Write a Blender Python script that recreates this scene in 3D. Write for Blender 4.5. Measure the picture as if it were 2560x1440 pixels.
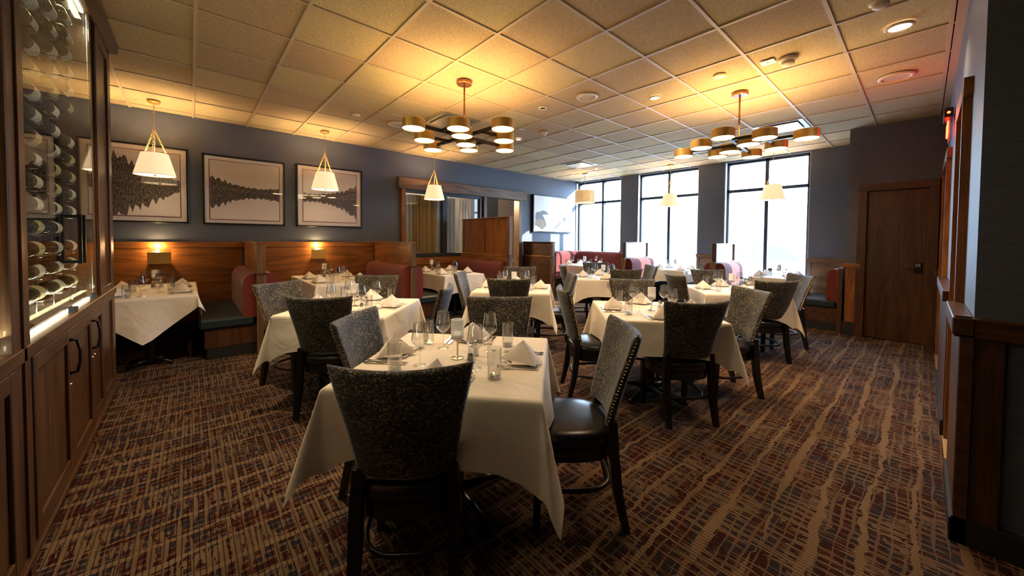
import bpy, math, random
from mathutils import Vector, Matrix
PI=math.pi; R=math.radians
for o in list(bpy.data.objects): bpy.data.objects.remove(o)
SC=bpy.context.scene; COL=SC.collection
rnd=random.Random(7)

# ---------------------------------------------------------------- camera
CAM=(-0.0517,-6.5984,1.3962)
yaw,pitch,roll=0.8469,-0.0283,0.0079
F=Vector((math.cos(yaw)*math.cos(pitch),math.sin(yaw)*math.cos(pitch),math.sin(pitch)))
R0=Vector((math.sin(yaw),-math.cos(yaw),0)); U0=R0.cross(F)
RT=math.cos(roll)*R0+math.sin(roll)*U0; UP=-math.sin(roll)*R0+math.cos(roll)*U0
cd=bpy.data.cameras.new('camera'); cam=bpy.data.objects.new('camera',cd); COL.objects.link(cam)
M=Matrix((RT,UP,-F)).transposed().to_4x4(); M.translation=Vector(CAM); cam.matrix_world=M
cd.sensor_width=36; cd.lens=36*910.2/2560; cd.shift_x=0; cd.shift_y=-(720-622.47)/2560
cd.clip_start=0.05; cd.clip_end=300
SC.camera=cam
# ---------------------------------------------------------------- world, sun, exposure
SC.view_settings.view_transform='Standard'; SC.view_settings.look='None'
SC.view_settings.exposure=1.8; SC.view_settings.gamma=1; SC.view_settings.use_curve_mapping=False
w=bpy.data.worlds.new('world'); SC.world=w; w.use_nodes=True
bg=w.node_tree.nodes['Background']; bg.inputs[0].default_value=(0.50,0.74,1.0,1); bg.inputs[1].default_value=5.5
sl=bpy.data.lights.new('sun','SUN'); sl.energy=7; sl.color=(1,0.95,0.86); sl.angle=R(0.8)
so=bpy.data.objects.new('sun',sl); COL.objects.link(so)
so.rotation_euler=Vector((-0.77,0.85,-0.49)).to_track_quat('-Z','Y').to_euler()
def area(name,loc,sx,sy,rot,energy,color,portal=False):
    l=bpy.data.lights.new(name,'AREA'); l.shape='RECTANGLE'; l.size=sx; l.size_y=sy; l.energy=energy; l.color=color
    o=bpy.data.objects.new(name,l); COL.objects.link(o); o.location=loc; o.rotation_euler=rot
    if portal: l.cycles.is_portal=True
    return o
for yc,wd in ((-0.55,1.45),(-2.5,1.45),(-4.48,1.38)):
    area('window_portal',(8.72,yc,1.8),2.4,wd,(0,R(90),0),1,(1,1,1),True)

# ---------------------------------------------------------------- mesh helper
class MB:
    def __init__(s): s.v=[]; s.f=[]; s.m=[]; s.k=0
    def add(s,vs,fs):
        n=len(s.v); s.v+= [tuple(v) for v in vs]; s.f+=[tuple(i+n for i in f) for f in fs]; s.m+=[s.k]*len(fs); return s
    def mat(s,k): s.k=k; return s
    def box(s,a,b,bev=0):
        x0,y0,z0=a; x1,y1,z1=b
        if x0>x1:x0,x1=x1,x0
        if y0>y1:y0,y1=y1,y0
        if z0>z1:z0,z1=z1,z0
        if bev<=0:
            return s.add([(x0,y0,z0),(x1,y0,z0),(x1,y1,z0),(x0,y1,z0),(x0,y0,z1),(x1,y0,z1),(x1,y1,z1),(x0,y1,z1)],
                [(0,3,2,1),(4,5,6,7),(0,1,5,4),(1,2,6,5),(2,3,7,6),(3,0,4,7)])
        e=min(bev,(x1-x0)*.45,(y1-y0)*.45,(z1-z0)*.45)
        vs=[];idx={}
        for i,X in enumerate((x0,x1)):
            for j,Y in enumerate((y0,y1)):
                for k,Z in enumerate((z0,z1)):
                    sx=1-2*i; sy=1-2*j; sz=1-2*k
                    idx[i,j,k,0]=len(vs); vs.append((X,Y+sy*e,Z+sz*e))
                    idx[i,j,k,1]=len(vs); vs.append((X+sx*e,Y,Z+sz*e))
                    idx[i,j,k,2]=len(vs); vs.append((X+sx*e,Y+sy*e,Z))
        fs=[]
        q=lambda *l:[idx[t] for t in l]
        for i in (0,1):
            fs.append(q((i,0,0,0),(i,1,0,0),(i,1,1,0),(i,0,1,0))); fs.append(q((0,i,0,1),(1,i,0,1),(1,i,1,1),(0,i,1,1))); fs.append(q((0,0,i,2),(1,0,i,2),(1,1,i,2),(0,1,i,2)))
        for a_ in (0,1):
            for b_ in (0,1):
                fs.append(q((0,a_,b_,1),(1,a_,b_,1),(1,a_,b_,2),(0,a_,b_,2)))
                fs.append(q((a_,0,b_,0),(a_,1,b_,0),(a_,1,b_,2),(a_,0,b_,2)))
                fs.append(q((a_,b_,0,0),(a_,b_,1,0),(a_,b_,1,1),(a_,b_,0,1)))
        for i in (0,1):
            for j in (0,1):
                for k in (0,1): fs.append(q((i,j,k,0),(i,j,k,1),(i,j,k,2)))
        # orient outward
        c=Vector(((x0+x1)/2,(y0+y1)/2,(z0+z1)/2)); out=[]
        for f in fs:
            p=[Vector(vs[t]) for t in f]; n=(p[1]-p[0]).cross(p[2]-p[0]); m_=sum(p,Vector())/len(p)
            out.append(tuple(f) if n.dot(m_-c)>0 else tuple(reversed(f)))
        return s.add(vs,out)
    def tube(s,path,r,n=8,cap=True,closed=False):
        P=[Vector(p) for p in path]; L=len(P); rs=r if isinstance(r,(list,tuple)) else [r]*L
        vs=[];fs=[]; up=None
        for i,p in enumerate(P):
            if closed: t=P[(i+1)%L]-P[i-1]
            else: t=P[min(i+1,L-1)]-P[max(i-1,0)]
            t.normalize()
            if up is None:
                up=Vector((0,0,1)) if abs(t.z)<.9 else Vector((1,0,0))
            a=t.cross(up); 
            if a.length<1e-5: a=t.cross(Vector((0,1,0)))
            a.normalize(); b=a.cross(t); up=b
            for k in range(n):
                an=2*PI*k/n; vs.append(p+a*math.cos(an)*rs[i]+b*math.sin(an)*rs[i])
        for i in range(L if closed else L-1):
            j=(i+1)%L
            for k in range(n): k2=(k+1)%n; fs.append((i*n+k,i*n+k2,j*n+k2,j*n+k))
        if cap and not closed: fs.append(tuple(reversed(range(n)))); fs.append(tuple(range((L-1)*n,L*n)))
        return s.add(vs,[tuple(reversed(f)) for f in fs])
    def bar(s,a,b,wx,wy,up=(0,0,1)):
        a=Vector(a);b=Vector(b);t=(b-a).normalized(); u=t.cross(Vector(up)); 
        if u.length<1e-4: u=t.cross(Vector((1,0,0)))
        u.normalize(); v=u.cross(t)
        vs=[]
        for p in (a,b):
            for su,sv in ((-1,-1),(1,-1),(1,1),(-1,1)): vs.append(p+u*su*wx/2+v*sv*wy/2)
        return s.add(vs,[(0,1,2,3),(7,6,5,4),(0,4,5,1),(1,5,6,2),(2,6,7,3),(3,7,4,0)])
    def lathe(s,prof,n=20,c=(0,0,0),ax='z',a0=0,a1=2*PI):
        full=abs(a1-a0-2*PI)<1e-6; m=n if full else n+1
        vs=[];fs=[]
        for (r,z) in prof:
            for k in range(m):
                a=a0+(a1-a0)*k/n; x,y=r*math.cos(a),r*math.sin(a)
                p=(x,y,z) if ax=='z' else ((x,z,y) if ax=='y' else (z,x,y))
                vs.append((p[0]+c[0],p[1]+c[1],p[2]+c[2]))
        for i in range(len(prof)-1):
            for k in range(n):
                k2=(k+1)%m
                f=(i*m+k,i*m+k2,(i+1)*m+k2,(i+1)*m+k)
                fs.append(f if ax!='y' else tuple(reversed(f)))
        return s.add(vs,fs)
    def grid(s,fn,nu,nv):
        vs=[fn(i/nu,j/nv) for i in range(nu+1) for j in range(nv+1)]
        fs=[(i*(nv+1)+j,(i+1)*(nv+1)+j,(i+1)*(nv+1)+j+1,i*(nv+1)+j+1) for i in range(nu) for j in range(nv)]
        return s.add(vs,fs)
    def prism(s,poly,d0,d1,ax='z'):
        n=len(poly)
        def P(a,b,d): return (a,b,d) if ax=='z' else ((a,d,b) if ax=='y' else (d,a,b))
        vs=[P(a,b,d0) for a,b in poly]+[P(a,b,d1) for a,b in poly]
        fs=[tuple(reversed(range(n))),tuple(range(n,2*n))]+[(i,(i+1)%n,n+(i+1)%n,n+i) for i in range(n)]
        return s.add(vs,fs)
    def sweep(s,prof,path,cap=True):
        """prof: (out,z) points; path: xy points; out = to the left of travel"""
        P=[Vector((p[0],p[1])) for p in path]; n=len(prof); vs=[];fs=[]
        for i,p in enumerate(P):
            t=(P[min(i+1,len(P)-1)]-P[max(i-1,0)]).normalized(); nn=Vector((-t.y,t.x))
            for (o_,z) in prof: vs.append((p.x+nn.x*o_,p.y+nn.y*o_,z))
        for i in range(len(P)-1):
            for k in range(n): k2=(k+1)%n; fs.append((i*n+k,i*n+k2,(i+1)*n+k2,(i+1)*n+k))
        if cap: fs.append(tuple(reversed(range(n)))); fs.append(tuple(range((len(P)-1)*n,len(P)*n)))
        return s.add(vs,fs)
    def xf(s,mtx):
        s.v=[tuple(mtx@Vector(v)) for v in s.v]; return s
    def mesh(s,name,mats,smooth=False):
        me=bpy.data.meshes.new(name); me.from_pydata(s.v,[],s.f)
        if not isinstance(mats,(list,tuple)): mats=[mats]
        for m in mats: me.materials.append(m)
        if len(mats)>1: me.polygons.foreach_set('material_index',s.m)
        if smooth is True: me.polygons.foreach_set('use_smooth',[True]*len(s.f))
        me.update()
        if smooth=='auto': 
            me.polygons.foreach_set('use_smooth',[True]*len(s.f)); me.set_sharp_from_angle(angle=R(38))
        return me
    def build(s,name,mats,parent=None,smooth=False,loc=None,rz=0):
        return mk(name,s.mesh(name,mats,smooth),parent,loc,rz)
def mk(name,me,parent=None,loc=None,rz=0):
    o=bpy.data.objects.new(name,me); COL.objects.link(o)
    if parent: o.parent=parent
    if loc is not None: o.location=loc
    if rz: o.rotation_euler=(0,0,rz)
    return o
def tag(o,label,cat,group=None,kind=None):
    if label and len(label.split())>16: raise Exception('long label: '+label)
    if label: o['label']=label
    if cat: o['category']=cat
    if group: o['group']=group
    if kind: o['kind']=kind
    return o
def struct(o): o['kind']='structure'; return o
def empty(name,loc,rz=0,label=None,cat=None,group=None):
    o=mk(name,None,None,loc,rz); o.empty_display_size=.1; return tag(o,label,cat,group)
def copy_tree(o,parent=None):
    c=o.copy(); COL.objects.link(c); c.parent=parent
    for ch in list(o.children): copy_tree(ch,c)
    return c
def B(*a,**k): return MB().box(*a,**k)

# ---------------------------------------------------------------- materials
def nmat(name):
    m=bpy.data.materials.new(name); m.use_nodes=True; nt=m.node_tree
    return m,nt,nt.nodes['Principled BSDF']
def setp(b,col=None,rough=None,metal=None,spec=None,**k):
    if col is not None: b.inputs['Base Color'].default_value=(*col,1)
    if rough is not None: b.inputs['Roughness'].default_value=rough
    if metal is not None: b.inputs['Metallic'].default_value=metal
    if spec is not None: b.inputs['Specular IOR Level'].default_value=spec
    for kk,v in k.items(): b.inputs[kk].default_value=v
def plain(name,col,rough=.5,metal=0,spec=.5,**k):
    m,nt,b=nmat(name); setp(b,col,rough,metal,spec,**k); return m
def N(nt,t,**kw):
    n=nt.nodes.new(t)
    for k,v in kw.items():
        if k.startswith('i_'):
            kk=k[2:]; kk=int(kk) if kk.isdigit() else kk
            n.inputs[kk].default_value=v
        else: setattr(n,k,v)
    return n
def ramp(nt,stops,interp='LINEAR'):
    r=nt.nodes.new('ShaderNodeValToRGB'); e=r.color_ramp; e.interpolation=interp
    while len(e.elements)<len(stops): e.elements.new(.5)
    for el,(p,c) in zip(e.elements,stops): el.position=p; el.color=(*c,1) if len(c)==3 else c
    return r
def bump(nt,b,src,strength=.2,dist=.01):
    n=N(nt,'ShaderNodeBump'); n.inputs['Strength'].default_value=strength; n.inputs['Distance'].default_value=dist
    nt.links.new(src,n.inputs['Height']); nt.links.new(n.outputs[0],b.inputs['Normal'])
def math_(nt,op,a,b=None,c=None):
    n=N(nt,'ShaderNodeMath',operation=op)
    for i,x in enumerate((a,b,c)):
        if x is None: continue
        if isinstance(x,(int,float)): n.inputs[i].default_value=x
        else: nt.links.new(x,n.inputs[i])
    return n.outputs[0]
def wood(name,grain,dark,light,scale=1.0,rough=.38,glob=True):
    m,nt,b=nmat(name); L=nt.links.new
    if glob:
        g=N(nt,'ShaderNodeNewGeometry'); src=g.outputs['Position']
    else:
        g=N(nt,'ShaderNodeTexCoord'); src=g.outputs['Object']
    mp=N(nt,'ShaderNodeMapping'); sc=[5*scale]*3; sc['xyz'.index(grain)]=.55*scale; mp.inputs['Scale'].default_value=sc
    L(src,mp.inputs[0])
    oi=N(nt,'ShaderNodeObjectInfo'); sh=N(nt,'ShaderNodeVectorMath',operation='SCALE'); sh.inputs[0].default_value=(7,5,3); L(oi.outputs['Random'],sh.inputs['Scale'])
    ad=N(nt,'ShaderNodeVectorMath',operation='ADD'); L(mp.outputs[0],ad.inputs[0]); L(sh.outputs[0],ad.inputs[1])
    n1=N(nt,'ShaderNodeTexNoise'); n1.inputs['Scale'].default_value=1.0; n1.inputs['Detail'].default_value=2; n1.inputs['Distortion'].default_value=.6; L(ad.outputs[0],n1.inputs['Vector'])
    w1=math_(nt,'MULTIPLY',n1.outputs[0],11.0); w2=math_(nt,'FRACT',w1); w3=math_(nt,'PINGPONG',w1,1.0)
    mp2=N(nt,'ShaderNodeMapping'); s2=[160*scale]*3; s2['xyz'.index(grain)]=5*scale; mp2.inputs['Scale'].default_value=s2; L(src,mp2.inputs[0])
    n2=N(nt,'ShaderNodeTexNoise'); n2.inputs['Scale'].default_value=1; n2.inputs['Detail'].default_value=3; L(mp2.outputs[0],n2.inputs['Vector'])
    s=math_(nt,'ADD',math_(nt,'MULTIPLY',w3,.30),math_(nt,'MULTIPLY',n2.outputs[0],.80))
    mid=tuple((a+c)/2 for a,c in zip(dark,light))
    r=ramp(nt,[(.25,dark),(.55,mid),(.85,light)]); L(s,r.inputs[0]); L(r.outputs[0],b.inputs['Base Color'])
    setp(b,None,rough,0,.4); bump(nt,b,n2.outputs[0],.12,.004)
    return m
OD,OL=(.10,.034,.008),(.34,.130,.034)
WX=wood('oak_x','x',OD,OL); WY=wood('oak_y','y',OD,OL); WZ=wood('oak_z','z',OD,OL)
DD,DL=(.032,.013,.006),(.10,.042,.019)
DX=wood('walnut_x','x',DD,DL); DY=wood('walnut_y','y',DD,DL); DZ=wood('walnut_z','z',DD,DL)
CD,CL=(.035,.015,.007),(.115,.052,.023)
CZ=wood('cabinet_z','z',CD,CL); CY=wood('cabinet_y','y',CD,CL)
PZ=wood('post_z','z',(.05,.026,.013),(.24,.135,.07)); PY=wood('post_y','y',(.05,.026,.013),(.24,.135,.07)); PX=wood('post_x','x',(.06,.032,.017),(.27,.155,.085))
def walls():
    m,nt,b=nmat('linen_wall'); L=nt.links.new
    g=N(nt,'ShaderNodeNewGeometry'); mp=N(nt,'ShaderNodeMapping'); mp.inputs['Scale'].default_value=(35,35,420); L(g.outputs['Position'],mp.inputs[0])
    n=N(nt,'ShaderNodeTexNoise'); n.inputs['Scale'].default_value=1; n.inputs['Detail'].default_value=3; L(mp.outputs[0],n.inputs[0])
    r=ramp(nt,[(.3,(.058,.068,.100)),(.7,(.110,.126,.175))]); L(n.outputs[0],r.inputs[0]); L(r.outputs[0],b.inputs['Base Color'])
    setp(b,None,.5,0,.45); bump(nt,b,n.outputs[0],.15,.002); return m
WALL=walls()
def ceil_tile():
    m,nt,b=nmat('acoustic_tile'); L=nt.links.new
    g=N(nt,'ShaderNodeNewGeometry'); n=N(nt,'ShaderNodeTexNoise'); n.inputs['Scale'].default_value=170; n.inputs['Detail'].default_value=2; n.inputs['Roughness'].default_value=.7; L(g.outputs['Position'],n.inputs[0])
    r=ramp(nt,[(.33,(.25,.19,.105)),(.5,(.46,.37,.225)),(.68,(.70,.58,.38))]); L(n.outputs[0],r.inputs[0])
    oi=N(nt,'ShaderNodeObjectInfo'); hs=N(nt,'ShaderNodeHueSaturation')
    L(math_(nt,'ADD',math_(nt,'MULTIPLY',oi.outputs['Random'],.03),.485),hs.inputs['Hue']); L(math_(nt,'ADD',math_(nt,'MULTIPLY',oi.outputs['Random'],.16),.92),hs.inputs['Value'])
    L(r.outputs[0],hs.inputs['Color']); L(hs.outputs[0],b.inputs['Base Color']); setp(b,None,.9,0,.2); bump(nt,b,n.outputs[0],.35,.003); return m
TILE=ceil_tile(); GRIDM=plain('grid_metal',(.44,.36,.25),.5)
def carpet():
    m,nt,b=nmat('woven_carpet'); L=nt.links.new
    g=N(nt,'ShaderNodeNewGeometry'); sp=N(nt,'ShaderNodeSeparateXYZ'); L(g.outputs['Position'],sp.inputs[0]); X,Y=sp.outputs[0],sp.outputs[1]
    def noise(sx,sy,sc=1,det=1,off=0):
        mp=N(nt,'ShaderNodeMapping'); mp.inputs['Scale'].default_value=(sx,sy,1); mp.inputs['Location'].default_value=(off,off*.7,0); L(g.outputs['Position'],mp.inputs[0])
        n=N(nt,'ShaderNodeTexNoise'); n.inputs['Scale'].default_value=sc; n.inputs['Detail'].default_value=det; L(mp.outputs[0],n.inputs[0]); return n.outputs[0]
    # bold wavy stripes running along x
    ys=math_(nt,'ADD',math_(nt,'MULTIPLY',Y,6.2),math_(nt,'MULTIPLY',noise(1.3,1.6,1,2),.55))
    st=math_(nt,'ABSOLUTE',math_(nt,'SUBTRACT',math_(nt,'FRACT',math_(nt,'ADD',ys,math_(nt,'MULTIPLY',noise(13,3,1,2,3),.30))),.5))
    stripe=math_(nt,'LESS_THAN',st,math_(nt,'SUBTRACT',math_(nt,'MULTIPLY',noise(1.5,5,1,2,7),.40),.125))
    ys2=math_(nt,'FRACT',math_(nt,'ADD',math_(nt,'MULTIPLY',Y,23),math_(nt,'MULTIPLY',noise(5,3,1,2,11),.9)))
    st2=math_(nt,'LESS_THAN',ys2,math_(nt,'SUBTRACT',math_(nt,'MULTIPLY',noise(3.5,7,1,3,13),1.1),.36))
    # cross dashes along y
    xs=math_(nt,'FRACT',math_(nt,'ADD',math_(nt,'MULTIPLY',X,21),math_(nt,'MULTIPLY',noise(3,3,1,1,17),.8)))
    cr=math_(nt,'LESS_THAN',xs,math_(nt,'SUBTRACT',math_(nt,'MULTIPLY',noise(7,4.5,1,3,19),2.2),.86))
    cl=math_(nt,'GREATER_THAN',noise(38,4.5,1,3,43),.60)
    fine=math_(nt,'GREATER_THAN',noise(75,10,1,2,23),.53)
    patch=math_(nt,'GREATER_THAN',noise(3.6,7,1,4,29),.53)
    a=math_(nt,'MAXIMUM',stripe,math_(nt,'MULTIPLY',st2,.6))
    a=math_(nt,'MAXIMUM',a,math_(nt,'MULTIPLY',cr,.7)); a=math_(nt,'MAXIMUM',a,math_(nt,'MULTIPLY',cl,.65))
    a=math_(nt,'MAXIMUM',a,math_(nt,'MULTIPLY',math_(nt,'MULTIPLY',fine,patch),.85))
    base=N(nt,'ShaderNodeMix',data_type='RGBA'); L(math_(nt,'GREATER_THAN',noise(4,9,1,3,31),.5),base.inputs[0])
    base.inputs[6].default_value=(.032,.009,.008,1); base.inputs[7].default_value=(.024,.020,.026,1)
    rd=N(nt,'ShaderNodeMix',data_type='RGBA'); L(math_(nt,'MULTIPLY',math_(nt,'GREATER_THAN',noise(40,12,1,2,37),.57),.8),rd.inputs[0]); L(base.outputs[2],rd.inputs[6]); rd.inputs[7].default_value=(.075,.020,.011,1)
    tan=N(nt,'ShaderNodeMix',data_type='RGBA'); L(noise(3,3,1,2,41),tan.inputs[0]); tan.inputs[6].default_value=(.12,.070,.038,1); tan.inputs[7].default_value=(.24,.17,.11,1)
    mx=N(nt,'ShaderNodeMix',data_type='RGBA'); L(a,mx.inputs[0]); L(rd.outputs[2],mx.inputs[6]); L(tan.outputs[2],mx.inputs[7])
    # row gaps of the weave
    gap=math_(nt,'ADD',math_(nt,'MULTIPLY',math_(nt,'GREATER_THAN',math_(nt,'FRACT',math_(nt,'MULTIPLY',X,50)),.25),.62),.38)
    mul=N(nt,'ShaderNodeMix',data_type='RGBA',blend_type='MULTIPLY'); mul.inputs[0].default_value=1; L(mx.outputs[2],mul.inputs[6]); L(gap,mul.inputs[7])
    L(mul.outputs[2],b.inputs['Base Color']); setp(b,None,.95,0,.1)
    n=N(nt,'ShaderNodeTexNoise'); n.inputs['Scale'].default_value=350; L(g.outputs['Position'],n.inputs[0]); bump(nt,b,n.outputs[0],.5,.004); return m
CARPET=carpet()
def tweed():
    m,nt,b=nmat('tweed'); L=nt.links.new
    t=N(nt,'ShaderNodeTexCoord'); mp=N(nt,'ShaderNodeMapping'); mp.inputs['Scale'].default_value=(100,100,180); L(t.outputs['Object'],mp.inputs[0])
    n=N(nt,'ShaderNodeTexNoise'); n.inputs['Scale'].default_value=1; n.inputs['Detail'].default_value=1; n.inputs['Distortion'].default_value=1.2; L(mp.outputs[0],n.inputs[0])
    n2=N(nt,'ShaderNodeTexNoise'); n2.inputs['Scale'].default_value=7; n2.inputs['Detail'].default_value=2; L(t.outputs['Object'],n2.inputs[0])
    s=math_(nt,'ADD',n.outputs[0],math_(nt,'MULTIPLY',math_(nt,'SUBTRACT',n2.outputs[0],.5),.22))
    r=ramp(nt,[(.47,(.016,.018,.024)),(.57,(.040,.040,.044)),(.63,(.30,.25,.14))]); L(s,r.inputs[0]); L(r.outputs[0],b.inputs['Base Color'])
    setp(b,None,.75,0,.25); b.inputs['Sheen Weight'].default_value=.5; b.inputs['Sheen Tint'].default_value=(.6,.75,1,1); b.inputs['Sheen Roughness'].default_value=.4
    bump(nt,b,n.outputs[0],.5,.003); return m
TWEED=tweed()
def fabric(name,c1,c2,sc=320,rough=.85,sheen=.2):
    m,nt,b=nmat(name); L=nt.links.new
    t=N(nt,'ShaderNodeTexCoord'); n=N(nt,'ShaderNodeTexNoise'); n.inputs['Scale'].default_value=sc; n.inputs['Detail'].default_value=2; L(t.outputs['Object'],n.inputs[0])
    r=ramp(nt,[(.35,c1),(.65,c2)]); L(n.outputs[0],r.inputs[0]); L(r.outputs[0],b.inputs['Base Color']); setp(b,None,rough,0,.2); b.inputs['Sheen Weight'].default_value=sheen
    bump(nt,b,n.outputs[0],.25,.002); return m
RED=fabric('red_fabric',(.065,.011,.014),(.235,.042,.036),150)
LINEN=fabric('white_linen',(.74,.69,.62),(.86,.82,.76),500,.8,.1)
_nt=LINEN.node_tree; _b=_nt.nodes['Principled BSDF']; _t=_nt.nodes.new('ShaderNodeTexCoord'); _n=_nt.nodes.new('ShaderNodeTexNoise'); _n.inputs['Scale'].default_value=5.5; _n.inputs['Detail'].default_value=3; _n.inputs['Distortion'].default_value=.8
_nt.links.new(_t.outputs['Object'],_n.inputs[0]); bump(_nt,_b,_n.outputs[0],.35,.03)
NAPK=fabric('napkin_linen',(.74,.68,.64),(.86,.81,.77),500,.8,.1)
CURT=fabric('curtain_cloth',(.34,.23,.10),(.5,.35,.16),60); SHEER=fabric('pale_curtain',(.45,.45,.44),(.62,.62,.6),60)
VINYL=plain('seat_vinyl',(.010,.012,.016),.27,0,.55)
TEAL=plain('booth_vinyl',(.016,.030,.037),.36,0,.5)
BLACK=plain('black_lacquer',(.008,.008,.010),.3,0,.5)
KICK=plain('black_rubber',(.010,.010,.012),.6)
BRASS=plain('brushed_brass',(.66,.44,.14),.42,.75); BRONZE=plain('bronze',(.30,.14,.07),.35,1); CHROME=plain('steel',(.72,.70,.66),.2,1)
NICKEL=plain('nickel',(.5,.47,.42),.32,1)
BRASSN=plain('nail_brass',(.62,.40,.13),.3,1); GUN=plain('blackened_metal',(.02,.022,.03),.35,.6)
ALU=plain('window_frame',(.03,.04,.06),.4,.3); WHITE=plain('white_paint',(.75,.76,.78),.5); OFFW=plain('ivory_plastic',(.62,.55,.43),.5)
CHINA=plain('china',(.80,.77,.72),.15,0,.6)
def emis(name,col,s,base=(.8,.7,.5)):
    m,nt,b=nmat(name); setp(b,base,.5); b.inputs['Emission Color'].default_value=(*col,1); b.inputs['Emission Strength'].default_value=s; return m
DISC=emis('lit_diffuser',(1,.68,.34),10); UPL=emis('uplight',(1,.60,.22),10); LED=emis('led_strip',(1,.90,.62),5); BULB=emis('bulb',(1,.72,.38),30); REDL=emis('red_light',(1,.035,.01),6,(.3,0,0)); DOWN=emis('downlight_lens',(1,.62,.5),4)
def shade(name,e,wov=False):
    m,nt,b=nmat(name); L=nt.links.new; setp(b,(.85,.72,.52),.8)
    b.inputs['Emission Color'].default_value=(1,.72,.40,1); b.inputs['Emission Strength'].default_value=e
    return m
SHADE=shade('lamp_shade',.26); SHIN=shade('lamp_shade_inner',1.6)
def thin_glass(name,tint=(1,1,1),f0=.06,edge=.6,rough=.0,dens=0.0,dcol=(.9,.9,.9)):
    m=bpy.data.materials.new(name); m.use_nodes=True; nt=m.node_tree; nt.nodes.clear(); L=nt.links.new
    o=N(nt,'ShaderNodeOutputMaterial'); tr=N(nt,'ShaderNodeBsdfTransparent'); tr.inputs[0].default_value=(*tint,1)
    gl=N(nt,'ShaderNodeBsdfGlossy'); gl.inputs['Roughness'].default_value=rough
    lw=N(nt,'ShaderNodeLayerWeight'); lw.inputs[0].default_value=.5
    p=math_(nt,'POWER',lw.outputs['Facing'],3.0); f=math_(nt,'ADD',math_(nt,'MULTIPLY',p,edge),f0)
    mx=N(nt,'ShaderNodeMixShader'); L(f,mx.inputs[0]); L(tr.outputs[0],mx.inputs[1]); L(gl.outputs[0],mx.inputs[2]); out=mx.outputs[0]
    if dens>0:
        d=N(nt,'ShaderNodeBsdfDiffuse'); d.inputs[0].default_value=(*dcol,1); m2=N(nt,'ShaderNodeMixShader'); m2.inputs[0].default_value=dens; L(out,m2.inputs[1]); L(d.outputs[0],m2.inputs[2]); out=m2.outputs[0]
    L(out,o.inputs[0]); return m
GLASS=thin_glass('clear_glass',(.96,.97,.97),.085,1.0); PANE=thin_glass('window_glass',(.97,.985,1),.03,.5); CABG=thin_glass('cabinet_glass',(.95,.97,.95),.05,.5)
FROST=thin_glass('frosted_glass',(.9,.93,.95),.05,.5,.3,.62,(.92,.93,.95)); DIVG=thin_glass('divider_glass',(.92,.95,.96),.05,.4,.2,.3,(.9,.9,.88)); BASEG=thin_glass('thick_glass',(.95,.97,.96),.22,.7)
ARTG=thin_glass('picture_glass',(1,1,1),.055,.6)
BOTTLE=plain('bottle_glass',(.006,.010,.006),.08,0,.7); LABELM=fabric('paper_label',(.45,.42,.33),(.7,.67,.57),60); LABEL2=fabric('gold_label',(.30,.24,.10),(.55,.46,.24),60)
CAP1=plain('foil_red',(.22,.02,.02),.35); CAP2=plain('foil_black',(.02,.02,.02),.35)

# ---------------------------------------------------------------- room shell
RW=-6.72  # right wall plane
H=3.05; HW=3.088
fl=struct(B((-4.2,-6.72,-.1),(8.5,.3,0)).build('floor',CARPET))
struct(B((-4.2,-9.6,-.1),(2.62,-6.72,0)).build('floor',CARPET))
FLT=plain('tan_tile',(.42,.29,.15),.35)
struct(B((2.62,-8.4,-.1),(8.6,-6.72,-.001)).build('floor',FLT))
# left (picture) wall with the interior window and passage openings
wl=MB()
wl.box((-4.2,.2,0),(3.10,.34,HW)); wl.box((3.10,.2,2.36),(6.22,.34,HW)); wl.box((3.10,.2,0),(5.02,.34,1.0)); wl.box((6.22,.2,0),(8.72,.34,HW)); wl.box((5.02,.2,0),(5.12,.34,2.36))
WLFT=struct(wl.build('wall_left',WALL))
def part(m,name,mat,parent,smooth=False): return m.build(name,mat,parent,smooth)
# wainscot along the picture wall: rails and panels
part(B((-4.2,.165,1.235),(3.05,.2,1.32),.004),'cap_rail',WX,WLFT)
for a,b_ in ((-1.3,.53),(.63,2.5)):
    part(B((a,.185,.2),(b_,.2,1.235)),'wainscot_panel',WX,WLFT)
part(B((2.6,.185,.2),(3.06,.2,1.235)),'wainscot_panel',WX,WLFT)
part(B((3.0,.15,.86),(4.45,.2,1.0),.004),'window_ledge',WX,WLFT); part(B((3.06,.185,.2),(4.45,.2,.86)),'wainscot_panel',WX,WLFT)
# window wall
wb=MB()
PIL=((-1.76,-1.29),(-3.76,-3.24),(-8.5,-5.19))
for a,b_ in PIL: wb.box((8.45,a,0),(8.72,b_,HW))
for a,b_ in ((-1.29,.2),(-3.24,-1.76),(-5.19,-3.76)): wb.box((8.45,a,0),(8.72,b_,.55)); wb.box((8.45,a,3.03),(8.72,b_,HW))
WB=struct(wb.build('wall_back',WALL))
for i,(a,b_) in enumerate(PIL):
    a2=max(a,-5.83)
    part(B((8.42,a2-.01 if i<2 else a2,1.02),(8.46,b_+.02,1.09),.004),'cap_rail',PY,WB)
    part(B((8.435,a2,.1),(8.45,b_,1.02)),'wainscot_panel',PY,WB)
    part(B((8.425,b_-.05,.1),(8.447,b_+.005,1.02)),'stile',PZ,WB)
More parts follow.
